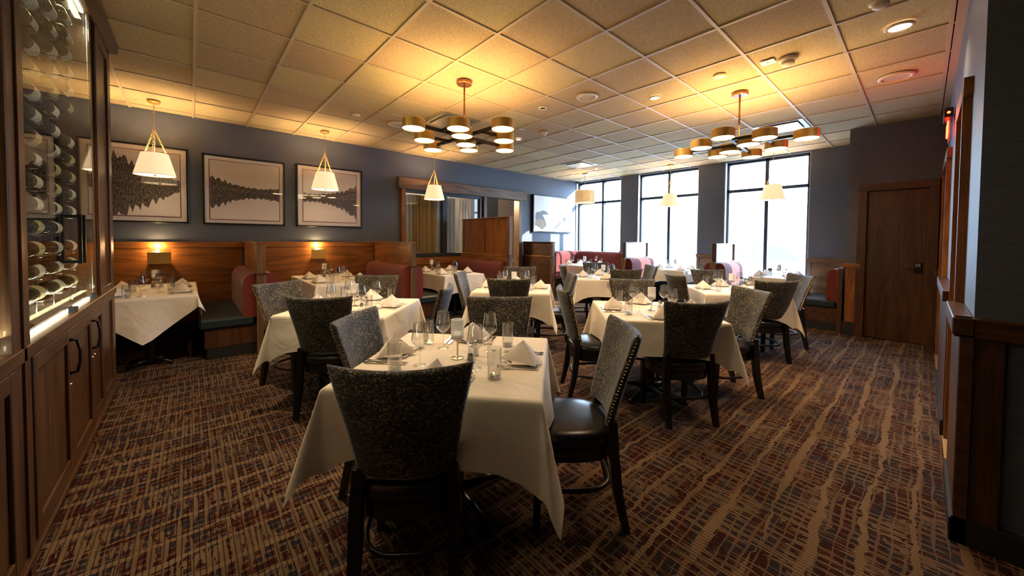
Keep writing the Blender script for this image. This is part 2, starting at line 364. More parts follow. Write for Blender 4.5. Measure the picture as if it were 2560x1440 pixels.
# window units
k=0
for (a,b_,mu) in ((-1.29,.19,-.66),(-3.24,-1.78,-2.53),(-5.19,-3.78,-4.5)):
    k+=1
    wn=empty('window_%d'%k,(8.6,(a+b_)/2,0)); struct(wn)
    yo=(a+b_)/2
    def wpart(p,q,name,mat,bev=0): part(B((p[0]-8.6,p[1]-yo,p[2]),(q[0]-8.6,q[1]-yo,q[2]),bev),name,mat,wn)
    for yy in (a+.0,b_-.05): wpart((8.55,yy,.55),(8.66,yy+.05,3.03),'jamb',ALU)
    wpart((8.55,mu-.03,.55),(8.66,mu+.03,3.03),'mullion',ALU)
    wpart((8.55,a,2.40),(8.66,b_,2.46),'transom',ALU); wpart((8.55,a,.55),(8.66,b_,.61),'sill_frame',ALU); wpart((8.55,a,2.98),(8.66,b_,3.03),'head_frame',ALU)
    for (p,q) in ((a+.05,mu-.03),(mu+.03,b_-.05)):
        for (z0,z1) in ((.61,2.40),(2.46,2.98)): wpart((8.60,p,z0),(8.606,q,z1),'pane',PANE)
    for yy in (a+.001,b_-.006): wpart((8.451,yy,.6),(8.55,yy+.005,3.03),'reveal',WHITE)
    wpart((8.40,a,.55),(8.55,b_,.585),'window_sill',WHITE)
# right wall: blocks with openings
wr=MB()
for a,b_ in ((2.80,3.30),(4.0,5.6),(6.9,7.3)): wr.box((a,RW-.14,0),(b_,RW-.04,HW))
wr.box((3.30,RW-.14,2.28),(4.0,RW-.04,HW)); wr.box((5.6,RW-.14,2.28),(6.9,RW-.04,HW))
WR=struct(wr.build('wall_right',WALL))
for a,b_ in ((2.6,3.30),(4.0,5.6),(6.9,7.28)):
    part(B((a,RW-.04,.1),(b_,RW,.98)),'wainscot_panel',DX,WR); part(B((a-.005,RW-.04,.97),(b_,RW+.025,1.05),.004),'cap_rail',DX,WR)
    part(B((a,RW-.04,0),(b_,RW+.012,.11)),'baseboard',KICK,WR)
for a in (3.30,5.6):
    part(B((a,RW-.22,0),(a+.05,RW-.005,2.28)),'door_jamb',WZ,WR)
for a in (4.0,6.9):
    part(B((a-.05,RW-.22,0),(a,RW-.005,2.28)),'door_jamb',WZ,WR)
for a,b_ in ((3.25,4.05),(5.55,6.95)): part(B((a,RW-.22,2.23),(b_,RW-.005,2.33)),'door_head',WX,WR)
# near end wall (faces the camera) 
we=MB(); we.box((2.64,-9.6,0),(2.80,RW-.04,HW)); WE=struct(we.build('wall_end',WALL))
part(B((2.60,-9.6,.96),(2.66,RW+.02,1.05),.004),'cap_rail',DY,WE); part(B((2.645,-9.6,.1),(2.66,RW,.96)),'wainscot_panel',DY,WE)
part(B((2.615,RW-.13,.1),(2.645,RW,.96),.003),'stile',DZ,WE); part(B((2.615,-7.62,.1),(2.645,-7.50,.96),.003),'stile',DZ,WE); part(B((2.60,-9.6,0),(2.645,RW+.005,.12)),'baseboard',KICK,WE)
struct(B((2.8,-8.5,0),(8.6,-8.4,HW)).build('wall_corridor',WALL))
# warm spots of the lit downlights; the last ones are added fill without fixtures
def spot(x,y,e,c=(1,.70,.42),a=120):
    l=bpy.data.lights.new('downlight_and_fill_beam','SPOT'); l.energy=e; l.color=c; l.spot_size=R(a); l.spot_blend=.9; l.shadow_soft_size=.05; o=bpy.data.objects.new('downlight_and_fill_beam',l); COL.objects.link(o); o.location=(x,y,3.03)
for (x,y,e) in ((4.0,-4.49,55),(4.04,-6.43,40),(4.04,-2.11,45),(7.1,-1.46,25),(.4,-3.3,50),(2.0,-5.6,9),(-2.2,-4.5,20)): spot(x,y,e)
struct(B((-4.3,-9.6,0),(-4.2,.3,HW)).build('wall_far_left',WALL)); struct(B((-4.3,-9.7,0),(2.8,-9.6,HW)).build('wall_behind',WALL))
# closet with the oak door
cl=MB(); cl.box((7.3,-5.97,0),(8.45,-5.83,HW)); cl.box((7.3,RW-.04,2.22),(7.42,-5.97,HW))
WC=struct(cl.build('wall_closet',WALL))
part(B((7.265,-5.99,1.0),(7.3,-5.8,1.07),.003),'cap_rail',WY,WC); part(B((7.285,-5.99,.2),(7.3,-5.83,1.0)),'wainscot_panel',WZ,WC); part(B((7.27,-5.99,0),(7.3,-5.81,.2)),'baseboard',KICK,WC)
d=empty('door_1',(7.3,-6.35,0)); struct(d)
part(B((.03,-.31,.01),(.07,.31,2.13),.002),'door_panel',DZ,d)
part(B((-.035,.31,0),(.10,.41,2.12),.003),'door_frame',DZ,d); part(B((-.035,-.37,0),(.10,-.28,2.12),.003),'door_frame',DZ,d); part(B((-.035,-.37,2.12),(.10,.41,2.22),.003),'door_head',DY,d)
h=part(B((.0,-.235,.98),(.03,-.165,1.12),.004),'lock_plate',BLACK,d); part(MB().bar((-.03,-.19,1.03),(-.03,-.08,1.025),.018,.012).bar((.0,-.19,1.03),(-.035,-.19,1.03),.02,.02),'lever_handle',BLACK,h)
for i in range(3): part(B((-.004,-.222+i*.016,1.06),(.001,-.211+i*.016,1.10)),'keypad_button',NICKEL,h)
# trims for the interior window
t=empty('window_4',(4.1,.2,0)); struct(t)
def tp(p,q,name,mat,bev=0): return part(B((p[0]-4.1,p[1]-.2,p[2]),(q[0]-4.1,q[1]-.2,q[2]),bev),name,mat,t)
tp((2.97,.12,2.36),(6.38,.2,2.58),'header_beam',PX,.005); tp((3.04,.14,1.0),(3.12,.34,2.36),'jamb',WZ,.003); tp((5.04,.14,0),(5.12,.34,2.36),'jamb',PZ,.003); tp((6.14,.14,0),(6.24,.34,2.36),'jamb',PZ,.003)
tp((3.12,.18,1.0),(5.04,.30,1.08),'sill_frame',ALU); tp((3.98,.19,1.08),(4.08,.30,2.36),'mullion',ALU); tp((4.96,.19,1.08),(5.04,.30,2.36),'side_frame',BLACK); tp((3.12,.2,2.30),(5.04,.30,2.36),'head_frame',ALU)
tp((3.12,.24,1.08),(3.98,.245,2.30),'pane',PANE); tp((4.08,.24,1.08),(4.96,.245,2.30),'pane',PANE)
# room behind it
ROOMW=plain('back_room_wall',(.06,.06,.07),.7)
rb=MB(); rb.box((2.6,2.9,0),(7.4,3.0,H)); rb.box((2.5,.34,0),(2.6,3,H)); rb.box((7.4,.34,0),(7.5,3,H)); struct(rb.build('wall_back_room',ROOMW))
struct(B((2.5,.3,-.1),(7.5,3,-.001)).build('floor',plain('back_room_carpet',(.03,.02,.02),.9))); struct(B((2.5,.34,H),(7.5,3,H+.05)).build('ceiling',plain('back_room_ceiling',(.2,.17,.13),.9)))
def patt():
    m,nt,b=nmat('wallpaper'); L=nt.links.new; g=N(nt,'ShaderNodeNewGeometry'); v=N(nt,'ShaderNodeTexVoronoi'); v.inputs['Scale'].default_value=14; L(g.outputs['Position'],v.inputs['Vector'])
    r=ramp(nt,[(.2,(.30,.27,.25)),(.35,(.52,.48,.44))]); L(v.outputs['Distance'],r.inputs[0]); L(r.outputs[0],b.inputs['Base Color']); setp(b,None,.8); return m
PATT=patt()
pw=empty('patterned_wall_panel',(7.0,1.35,0),0,'tall patterned cream wallpaper panel seen through the passage','wall panel')
part(B((-.55,0,0),(.15,.05,2.9)),'panel_face',PATT,pw); part(B((-1.0,.0,0),(-.57,.05,2.9)),'grey_strip',plain('slate_strip',(.10,.13,.17),.6),pw); part(B((.17,.0,0),(.38,.05,2.9)),'dark_strip',plain('dark_strip',(.03,.025,.025),.6),pw)
l=bpy.data.lights.new('back_room_fill','POINT'); l.energy=150; l.color=(1,.75,.45); l.shadow_soft_size=.2; o=bpy.data.objects.new('back_room_fill',l); COL.objects.link(o); o.location=(5.2,1.7,2.6)  # added point light without a fixture, brightens the curtains and back room
def curtain(x0,x1,y,mat,label,npl,amp=.045):
    m=MB().grid(lambda u,v:(x0+(x1-x0)*u-(x0+x1)/2, amp*math.sin(u*npl*2*PI)+.01*math.sin(u*31+v*3), .02+2.28*v),int(npl*10),6)
    o=m.build('curtain',mat,None,True,loc=((x0+x1)/2,y,0)); return tag(o,label,'curtain','curtains behind the interior window')
curtain(3.15,3.42,.50,SHEER,'pale pleated curtain at the left end of the interior window',3)
curtain(3.40,3.62,.47,CURT,'first gold-brown curtain from the left of the interior window',3)
curtain(3.60,3.98,.52,CURT,'widest gold curtain behind the left pane of the interior window',3)
curtain(3.93,4.13,.47,SHEER,'pale curtain behind the black mullion of the interior window',2)
curtain(4.11,4.50,.52,SHEER,'grey pleated curtain behind the right pane of the interior window',4)
curtain(4.75,4.98,.75,SHEER,'narrow dim curtain by the dark right jamb of the interior window',3)

# ---------------------------------------------------------------- ceiling with grid
CE=struct(B((-4.3,-9.7,H+.04),(8.75,.34,H+.14)).build('ceiling',plain('ceiling_deck',(.25,.2,.14),.9)))
T=.61
def tile_me(w_,d_): return B((-w_/2,-d_/2,0),(w_/2,d_/2,.02)).mesh('ceiling_tile',TILE)
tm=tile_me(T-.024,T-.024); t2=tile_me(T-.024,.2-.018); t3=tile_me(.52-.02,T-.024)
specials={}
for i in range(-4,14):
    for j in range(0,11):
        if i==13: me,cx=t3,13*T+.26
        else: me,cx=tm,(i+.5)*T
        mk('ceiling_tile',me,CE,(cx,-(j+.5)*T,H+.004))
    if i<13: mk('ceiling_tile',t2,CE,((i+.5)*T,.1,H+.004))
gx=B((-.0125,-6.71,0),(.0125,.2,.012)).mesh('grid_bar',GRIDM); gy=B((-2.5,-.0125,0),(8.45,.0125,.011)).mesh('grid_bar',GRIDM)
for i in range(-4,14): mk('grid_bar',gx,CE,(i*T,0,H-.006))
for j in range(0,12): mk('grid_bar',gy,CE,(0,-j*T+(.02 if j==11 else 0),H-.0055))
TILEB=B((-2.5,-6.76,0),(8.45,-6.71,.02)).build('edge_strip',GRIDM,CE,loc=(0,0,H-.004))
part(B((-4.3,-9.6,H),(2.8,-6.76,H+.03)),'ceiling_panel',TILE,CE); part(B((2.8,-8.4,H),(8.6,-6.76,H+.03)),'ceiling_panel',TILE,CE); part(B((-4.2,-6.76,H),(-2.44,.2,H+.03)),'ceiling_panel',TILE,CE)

# ceiling fixtures
def vent(x,y,label):
    v=empty('ceiling_vent',(x,y,H-.008),0,label,'ceiling vent','flat air diffusers in the ceiling'); GV=plain('vent_metal',(.28,.27,.22),.35,.4)
    part(B((-.29,-.29,-.006),(.29,.29,.0),.002),'frame',GV,v); part(B((-.23,-.23,-.022),(.23,.23,-.014),.003),'face_plate',GV,v)
vent(2.745,-2.135,'flat grey air diffuser in the ceiling beyond the left chandelier'); vent(6.405,-1.525,'flat air diffuser in the ceiling near the drum pendant'); vent(6.405,-5.185,'flat grey air diffuser in the ceiling beyond the right chandelier')
def round_fix(name,cat,x,y,r,label,lens,ringm=OFFW,group=None):
    v=empty(name,(x,y,H-.008),0,label,cat,group)
    part(MB().lathe([(r*.72,0.0),(r*.74,-.010),(r*.9,-.012),(r,-.004),(r,.004)],28),'trim_ring',ringm,v,True)
    part(MB().lathe([(0,-.004),(r*.72,-.004)],28),'lens' if lens is not OFFW else 'grille',lens,v)
    return v
DARKH=plain('dark_hole',(.02,.015,.01),.6); SPK=fabric('speaker_grille',(.33,.28,.2),(.5,.43,.33),400)
round_fix('downlight','downlight',3.29,-3.38,.052,'small dark unlit downlight between the chandeliers',DARKH,WHITE)
round_fix('downlight','downlight',4.04,-2.11,.052,'small glowing downlight beyond the left chandelier',DOWN,OFFW)
round_fix('downlight','downlight',4.0,-4.49,.062,'pinkish lit downlight left of the right chandelier canopy',DOWN,OFFW)
round_fix('downlight','downlight',4.04,-6.43,.085,'large lit recessed downlight at top right by the wall',DOWN,OFFW)
round_fix('downlight','downlight',7.1,-1.46,.055,'tiny lit downlight above the drum pendant corner',DOWN,OFFW)
for (x,y,lb) in ((3.94,-5.2,'round white blank cover near the right chandelier canopy'),(1.64,-1.5,'small round cover in the ceiling above the second booth')):
    tag(MB().lathe([(0,-.012),(.05,-.010),(.056,-.002),(.056,.004)],24).build('cover_plate',plain('cover_cream',(.75,.66,.45),.5),None,True,loc=(x,y,H-.008)),lb,'cover plate','round ceiling cover plates')
round_fix('ceiling_speaker','speaker',3.41,-3.97,.125,'round flush ceiling speaker at centre between the two chandeliers',SPK,OFFW,'flush ceiling speakers')
round_fix('ceiling_speaker','speaker',5.26,-6.37,.135,'round flush ceiling speaker near the red exit sign',SPK,OFFW,'flush ceiling speakers')
round_fix('ceiling_speaker','speaker',2.23,-1.48,.14,'faint round ceiling speaker left of the left chandelier',SPK,OFFW,'flush ceiling speakers')
def smoke(x,y,label,s=1):
    v=empty('smoke_detector',(x,y,H-.008),0,label,'smoke detector','ceiling smoke detectors')
    part(MB().lathe([(0,-.022*s),(.05*s,-.022*s),(.062*s,-.016*s),(.065*s,0)],24),'base_ring',OFFW,v,'auto'); part(MB().lathe([(0,-.055*s),(.03*s,-.053*s),(.042*s,-.045*s),(.046*s,-.022*s)],24),'sensor_head',OFFW,v,'auto')
smoke(4.06,-2.66,'white smoke detector right of the left chandelier'); smoke(4.02,-5.74,'white smoke detector above right chandelier beside the square label',1.15); smoke(3.50,-6.36,'smoke detector cut off by the top edge at right',1.0)
tag(B((-.055,-.055,-.003),(.055,.055,0)).build('ceiling_label',WHITE,None,loc=(3.965,-5.6,H-.009)),'small white square sticker on the ceiling beside the smoke detector','sticker')
part(B((-.009,-.009,-.004),(.009,.009,-.003)),'printed_dot',BLACK,bpy.data.objects['ceiling_label'])
tag(B((-.05,-.03,-.003),(.05,.03,0)).build('ceiling_label',plain('grey_label',(.55,.6,.65),.4),None,loc=(3.72,-2.55,H-.009)),'small grey rectangular sticker beside the left smoke detector','sticker')

# ---------------------------------------------------------------- chandeliers
def chandelier(x,y,label):
    c=empty('chandelier',(x,y,0),R(48.5),label,'chandelier','brass disc chandeliers')
    part(MB().lathe([(0,3.012),(.075,3.012),(.082,3.018),(.082,3.042),(0,3.042)],28),'canopy',BRONZE,c,'auto')
    part(MB().tube([(0,0,3.015),(0,0,2.50)],.0095,10),'stem',BRONZE,c,True)
    part(MB().lathe([(0,2.42),(.012,2.425),(.02,2.44),(.03,2.455),(.03,2.50),(0,2.505)],16),'hub',BRASS,c,True)
    zb=2.472
    def arm(a,b_): part(MB().bar((a[0],a[1],zb),(b_[0],b_[1],zb),.03,.028),'arm',BLACK,c)
    q=.40
    arm((-q,q),(q,-q)); arm((-q,-q),(q,q)); arm((-.17,0),(.17,0))
    arm((-q,0),(-.20,.20)); arm((0,q),(.20,.20)); arm((q,0),(.20,-.20)); arm((0,-q),(-.20,-.20))
    r=.108
    me=MB().lathe([(r-.006,.0),(r,-.001),(r,.082),(r-.004,.086),(r-.006,.075)],32).mesh('can',BRASS,'auto'); ml=MB().lathe([(0,.004),(r-.006,.004)],32).mesh('diffuser',DISC); mu=MB().lathe([(r-.007,.070),(0,.070)],32).mesh('upper_lens',UPL)
    for (a,b_) in ((-.42,.42),(-.42,0),(-.42,-.42),(0,.42),(0,-.42),(.42,.42),(.42,0),(.42,-.42),(-.17,0),(.17,0)):
        o=mk('lamp_can',me,c,(a,b_,2.425)); mk('diffuser',ml,o); mk('upper_lens',mu,o)
    return c
chandelier(2.134,-3.348,'left brass chandelier of ten lit discs on black arms, nearer the picture wall'); chandelier(4.573,-5.192,'right brass chandelier of ten lit discs on black arms, nearer the windows')

# ---------------------------------------------------------------- pendants
def link_chain(m,a,b_,r,lw,thick,n=None):
    a=Vector(a);b_=Vector(b_); L_=(b_-a).length; st=lw*1.35; n=max(2,int(L_/st)); d_=(b_-a)/n; t=d_.normalized(); u=t.cross(Vector((0,0,1)))
    if u.length<.1: u=Vector((1,0,0))
    u.normalize(); v=u.cross(t)
    for i in range(n):
        c_=a+d_*(i+.5); s_=u if i%2 else v; pts=[]
        for k in range(8):
            an=2*PI*k/8; pts.append(c_+t*math.cos(an)*d_.length*.62+s_*math.sin(an)*lw*.38)
        m.tube(pts,thick,4,closed=True)
def pendant(x,y,label,e=1):
    p=empty('pendant_lamp',(x,y,0),0,label,'pendant lamp','white-shaded pendant lamps')
    part(MB().lathe([(0,3.015),(.05,3.017),(.062,3.03),(.062,3.042),(0,3.042)],24),'canopy',BRASS,p,'auto')
    m=MB(); link_chain(m,(0,0,3.02),(0,0,2.71),.01,.022,.0016); m.tube([(0,0,3.02),(.004,0,2.85),(0,0,2.42)],.0018,5); part(m,'chain',BRASS,p,True)
    m=MB(); m.tube([(.016*math.cos(k*PI/4),0,2.695+.018*math.sin(k*PI/4)) for k in range(8)],.003,5,closed=True); part(m,'ring',BRASS,p,True)
    for k in range(3):
        a=k*2*PI/3+.4; m=MB(); link_chain(m,(.008*math.cos(a),.008*math.sin(a),2.685),(.115*math.cos(a),.115*math.sin(a),2.415),.01,.022,.0024); part(m,'shade_chain',BRASS,p,True)
    sh=part(MB().lathe([(.195,2.14),(.125,2.41)],36),'lamp_shade',SHADE,p,True); 
    part(MB().tube([(.125*math.cos(a*PI/16),.125*math.sin(a*PI/16),2.41) for a in range(32)],.0025,5,closed=True).tube([(.195*math.cos(a*PI/16),.195*math.sin(a*PI/16),2.14) for a in range(32)],.003,5,closed=True),'rim',plain('shade_piping',(.35,.22,.1),.7),sh,True)
    part(MB().lathe([(0,2.15),(.17,2.152),(.192,2.150)],30),'diffuser',SHIN,p,True)
    part(MB().lathe([(0,2.128),(.012,2.134),(.012,2.15)],12),'finial',BRASS,p,True)
    for z,en,sz in ((2.30,4.6*e,.035),):
        l=bpy.data.lights.new('pendant_bulb','POINT'); l.energy=en; l.color=(1,.66,.32); l.shadow_soft_size=sz; o=bpy.data.objects.new('pendant_bulb',l); COL.objects.link(o); o.location=(x,y,z)
pendant(-.365,-.306,'white cone pendant over the booth by the wine cabinet, nearest',3.2)
pendant(1.545,-.359,'white cone pendant over the second booth, in front of third picture',3.0)
pendant(3.488,-.32,'white cone pendant in front of the curtained interior window',2.4)
pendant(7.89,-2.86,'white cone pendant in front of the middle window',1.5)
pendant(7.89,-4.75,'white cone pendant in front of the right-hand window',1.5)
# drum pendant
dp=empty('drum_pendant',(7.429,-.898,0),0,'woven drum pendant lamp in front of the leftmost window','pendant lamp')
part(MB().lathe([(0,3.015),(.07,3.017),(.075,3.03),(.075,3.042),(0,3.042)],24),'canopy',NICKEL,dp,'auto'); part(MB().tube([(0,0,3.02),(0,0,2.60)],.006,8),'stem',NICKEL,dp,True)
WEAVE=emis('lit_wicker',(1,.72,.38),.10,(.55,.38,.18)); LINER=emis('drum_liner',(1,.70,.36),.10,(.5,.38,.22))
for i in range(13):
    z=2.325+i*.0235
    for k in range(9):
        a0=k*2*PI/9+(.35 if i%2 else 0); m=MB(); 
        m.tube([((.232+.012*math.sin(s/8*PI*2+i*PI))*math.cos(a0+s/8*.62),(.232+.012*math.sin(s/8*PI*2+i*PI))*math.sin(a0+s/8*.62),z) for s in range(9)],.0075,5); part(m,'cane',WEAVE,dp,True)
for z in (2.315,2.628): part(MB().tube([(.236*math.cos(a*PI/18),.236*math.sin(a*PI/18),z) for a in range(36)],.008,6,closed=True),'hoop',WEAVE,dp,True)
part(MB().lathe([(.215,2.33),(.215,2.61)],30),'inner_liner',LINER,dp,True); part(MB().lathe([(0,2.33),(.215,2.33)],30),'diffuser',SHIN,dp)
for i,z in enumerate((2.55,)):
    l=bpy.data.lights.new('drum_bulb','POINT'); l.energy=4; l.color=(1,.68,.35); l.shadow_soft_size=.05; o=bpy.data.objects.new('drum_bulb',l); COL.objects.link(o); o.location=(7.429,-.898,z)

# ---------------------------------------------------------------- framed pictures
def landscape(name,hl,hm,hr,hz,foam=0):
    m,nt,b=nmat(name); L=nt.links.new
    t=N(nt,'ShaderNodeTexCoord'); sp=N(nt,'ShaderNodeSeparateXYZ'); L(t.outputs['Object'],sp.inputs[0]); X,Z=sp.outputs[0],sp.outputs[2]
    u=math_(nt,'ADD',math_(nt,'DIVIDE',X,.84),.5)
    cv=N(nt,'ShaderNodeFloatCurve'); c=cv.mapping.curves[0]; c.points[0].location=(0,hl); c.points[-1].location=(1,hr); c.points.new(.5,hm); cv.mapping.update(); L(u,cv.inputs['Value'])
    def n1(sc,off,det=2):
        cb=N(nt,'ShaderNodeCombineXYZ'); L(math_(nt,'ADD',math_(nt,'MULTIPLY',X,sc),off),cb.inputs[0]); n=N(nt,'ShaderNodeTexNoise'); n.inputs['Scale'].default_value=1; n.inputs['Detail'].default_value=det; L(cb.outputs[0],n.inputs[0]); return n.outputs[0]
    spk=math_(nt,'MULTIPLY',math_(nt,'PINGPONG',math_(nt,'ADD',math_(nt,'MULTIPLY',X,28),math_(nt,'MULTIPLY',n1(9,3),4)),1.0),.30)
    hh=math_(nt,'MULTIPLY',cv.outputs[0],math_(nt,'ADD',math_(nt,'ADD',math_(nt,'MULTIPLY',n1(14,hl*50),.6),.55),spk))
    dz=math_(nt,'SUBTRACT',Z,hz); up=math_(nt,'GREATER_THAN',dz,0); ad=math_(nt,'ABSOLUTE',dz)
    k=math_(nt,'ADD',1.1,math_(nt,'MULTIPLY',up,-.25)); inn=math_(nt,'LESS_THAN',ad,math_(nt,'MULTIPLY',hh,k))
    mp=N(nt,'ShaderNodeMapping'); mp.inputs['Scale'].default_value=(70,1,30); L(t.outputs['Object'],mp.inputs[0]); nn=N(nt,'ShaderNodeTexNoise'); nn.inputs['Scale'].default_value=1; nn.inputs['Detail'].default_value=5; L(mp.outputs[0],nn.inputs[0])
    tr=ramp(nt,[(.36,(.022,.017,.014)),(.66,(.27,.21,.17))]); L(nn.outputs[0],tr.inputs[0])
    bank=N(nt,'ShaderNodeMix',data_type='RGBA'); L(math_(nt,'LESS_THAN',ad,math_(nt,'MULTIPLY',math_(nt,'MULTIPLY',n1(12,9),cv.outputs[0]),.75)),bank.inputs[0]); L(tr.outputs[0],bank.inputs[6])
    tb=ramp(nt,[(.4,(.05,.04,.034)),(.6,(.30,.24,.20))]); L(nn.outputs[0],tb.inputs[0]); mb=N(nt,'ShaderNodeMix',data_type='RGBA'); L(up,mb.inputs[0]); L(tr.outputs[0],mb.inputs[6]); L(tb.outputs[0],mb.inputs[7]); L(mb.outputs[2],bank.inputs[7])
    sky=ramp(nt,[(0,(.95,.86,.80)),(.35,(.80,.72,.67)),(.5,(.92,.84,.78)),(1,(.68,.62,.58))]); L(math_(nt,'ADD',math_(nt,'DIVIDE',Z,.84),.5),sky.inputs[0])
    mx=N(nt,'ShaderNodeMix',data_type='RGBA'); L(inn,mx.inputs[0]); L(sky.outputs[0],mx.inputs[6]); L(bank.outputs[2],mx.inputs[7]); L(mx.outputs[2],b.inputs['Base Color']); setp(b,None,.6); return m
MATB=plain('mat_board',(.88,.82,.78),.8); REDLINE=plain('red_line',(.25,.02,.03),.6)
def picture(x0,x1,z0,z1,label,pm,fw=.022):
    cx,cz=(x0+x1)/2,(z0+z1)/2; W,Hh=(x1-x0)/2,(z1-z0)/2
    p=empty('framed_picture',(cx,.2,cz),0,label,'picture','lake photographs on the picture wall')
    f=MB(); 
    for a in ((-W,-Hh,-W+fw,Hh),(W-fw,-Hh,W,Hh),(-W,Hh-fw,W,Hh),(-W,-Hh,W,-Hh+fw)): f.box((a[0],-.04,a[1]),(a[2],0,a[3]),.003)
    part(f,'frame',BLACK,p); part(B((-W+fw,-.022,-Hh+fw),(W-fw,-.016,Hh-fw)),'mat_board',MATB,p)
    part(B((-.42,-.026,-.42),(.42,-.0225,.42)),'print',pm,p)
    e=MB(); 
    for a in ((-.432,-.432,-.424,.432),(.424,-.432,.432,.432),(-.432,.424,.432,.432),(-.432,-.432,.432,-.424)): e.box((a[0],-.0245,a[1]),(a[2],-.022,a[3]))
    part(e,'red_border',REDLINE,p); part(B((-W+fw,-.034,-Hh+fw),(W-fw,-.032,Hh-fw)),'picture_glass',ARTG,p)
picture(-1.08,-.06,1.57,2.59,'framed lake photograph with tall dark pines, left of the three',landscape('print_a',.50,.30,.07,.0))
picture(.09,1.09,1.57,2.57,'middle framed lake photograph with a low far treeline',landscape('print_b',.24,.09,.10,-.01))
picture(1.25,2.29,1.57,2.59,'right framed lake photograph with pale misty hills, third of three',landscape('print_c',.07,.10,.28,-.02))
# bright canvas near the windows
ap=empty('framed_artwork',(7.41,.2,2.065),0,'large white abstract picture in black frame beside the left window','picture')
part(B((-.79,-.075,-.49),(.79,0,.49),.004),'frame',BLACK,ap); part(B((-.765,-.079,-.465),(.765,-.074,.465)),'print',plain('white_print',(.86,.88,.88),.6),ap)
def blob(pts,mat,d): part(MB().prism(pts,d,d+.001,'y'),'painted_shape',mat,ap)
blob([(-.70,.02),(-.55,.05),(-.42,.09),(-.30,.06),(-.22,-.02),(-.40,-.02),(-.46,-.03),(-.40,-.10),(-.34,-.20),(-.30,-.30),(-.40,-.38),(-.50,-.28),(-.68,-.22),(-.72,-.1)],plain('art_grey',(.22,.22,.24),.6),-.081)
blob([(-.72,-.20),(-.60,-.14),(-.45,-.16),(-.36,-.24),(-.34,-.34),(-.46,-.42),(-.56,-.36),(-.72,-.31)],plain('art_ochre',(.42,.34,.24),.6),-.0825)
blob([(.36,-.10),(.50,-.12),(.50,-.24),(.44,-.27),(.44,-.40),(.30,-.41),(.34,-.22),(.10,-.38),(-.06,-.40),(.06,-.33)],plain('art_rose',(.60,.42,.38),.6),-.0815)
blob([(.36,-.02),(.50,-.06),(.50,-.17),(.36,-.15)],plain('art_slate',(.28,.30,.36),.6),-.083)
# sconces
def sconce(x,z,label):
    s=empty('wall_sconce',(x,.185,z),0,label,'wall sconce','brass box sconces on the wainscot')
    f=MB(); f.box((-.115,-.085,-.095),(.115,-.079,.06),.002); part(f,'face_plate',BRASS,s)
    g=MB()
    for i in range(26): g.box((-.113+i*.0088,-.087,.062),(-.1085+i*.0088,-.079,.088))
    g.box((-.115,-.087,.088),(.115,-.079,.095)); part(g,'grille',BRASS,s); part(B((-.105,-.079,-.09),(.105,0,-.085)),'bottom_plate',BRASS,s); part(B((-.03,-.079,-.06),(.03,0,-.0),.003),'back_mount',BRASS,s)
    part(MB().lathe([(0,-.03),(.018,-.02),(.02,0),(.012,.02),(0,.028)],12,c=(-.02,-.05,.070)),'bulb',BULB,s,True)
    l=bpy.data.lights.new('sconce_bulb','POINT'); l.energy=2.6; l.color=(1,.62,.25); l.shadow_soft_size=.02; o=bpy.data.objects.new('sconce_bulb',l); COL.objects.link(o); o.location=(x-.02,.12,z+.14)
sconce(-.36,1.12,'brass box sconce above the booth table by the wine cabinet'); sconce(1.56,1.13,'brass box sconce above the second booth table')

# ---------------------------------------------------------------- exit sign
ex=empty('exit_sign',(5.35,RW-.03,2.5),0,'red exit sign in a black housing high on the right wall','sign')
part(B((-.05,.0,.07),(.22,.06,.16),.004),'housing',BLACK,ex); part(MB().lathe([(0,.0),(.012,.002),(.014,.01)],12,c=(-.052,.03,.115),ax='x'),'indicator_light',REDL,ex)
part(B((-.02,.018,-.14),(.20,.026,.07)),'sign_plate',thin_glass('exit_plate',(.9,.85,.85),.05,.4,.1,.25,(.9,.5,.45)),ex)
def text_mesh(txt,size,mat,name,parent,loc,rot,depth=.003):
    cu=bpy.data.curves.new(name,'FONT'); cu.body=txt; cu.size=size; cu.extrude=depth; cu.align_x='CENTER'; cu.align_y='CENTER'
    tmp=bpy.data.objects.new('tmp_text',cu); COL.objects.link(tmp); dg=bpy.context.evaluated_depsgraph_get(); me=bpy.data.meshes.new_from_object(tmp.evaluated_get(dg)); bpy.data.objects.remove(tmp)
    me.materials.clear(); me.materials.append(mat); me.name=name; o=mk(name,me,parent,loc); o.rotation_euler=rot; return o
text_mesh('EXIT',.16,REDL,'lettering',ex,(.09,.032,-.03),(R(90),0,R(180)),.005)
l=bpy.data.lights.new('exit_glow','POINT'); l.energy=1.2; l.color=(1,.05,.02); l.shadow_soft_size=.06; o=bpy.data.objects.new('exit_glow',l); COL.objects.link(o); o.location=(5.3,RW+.16,2.55)

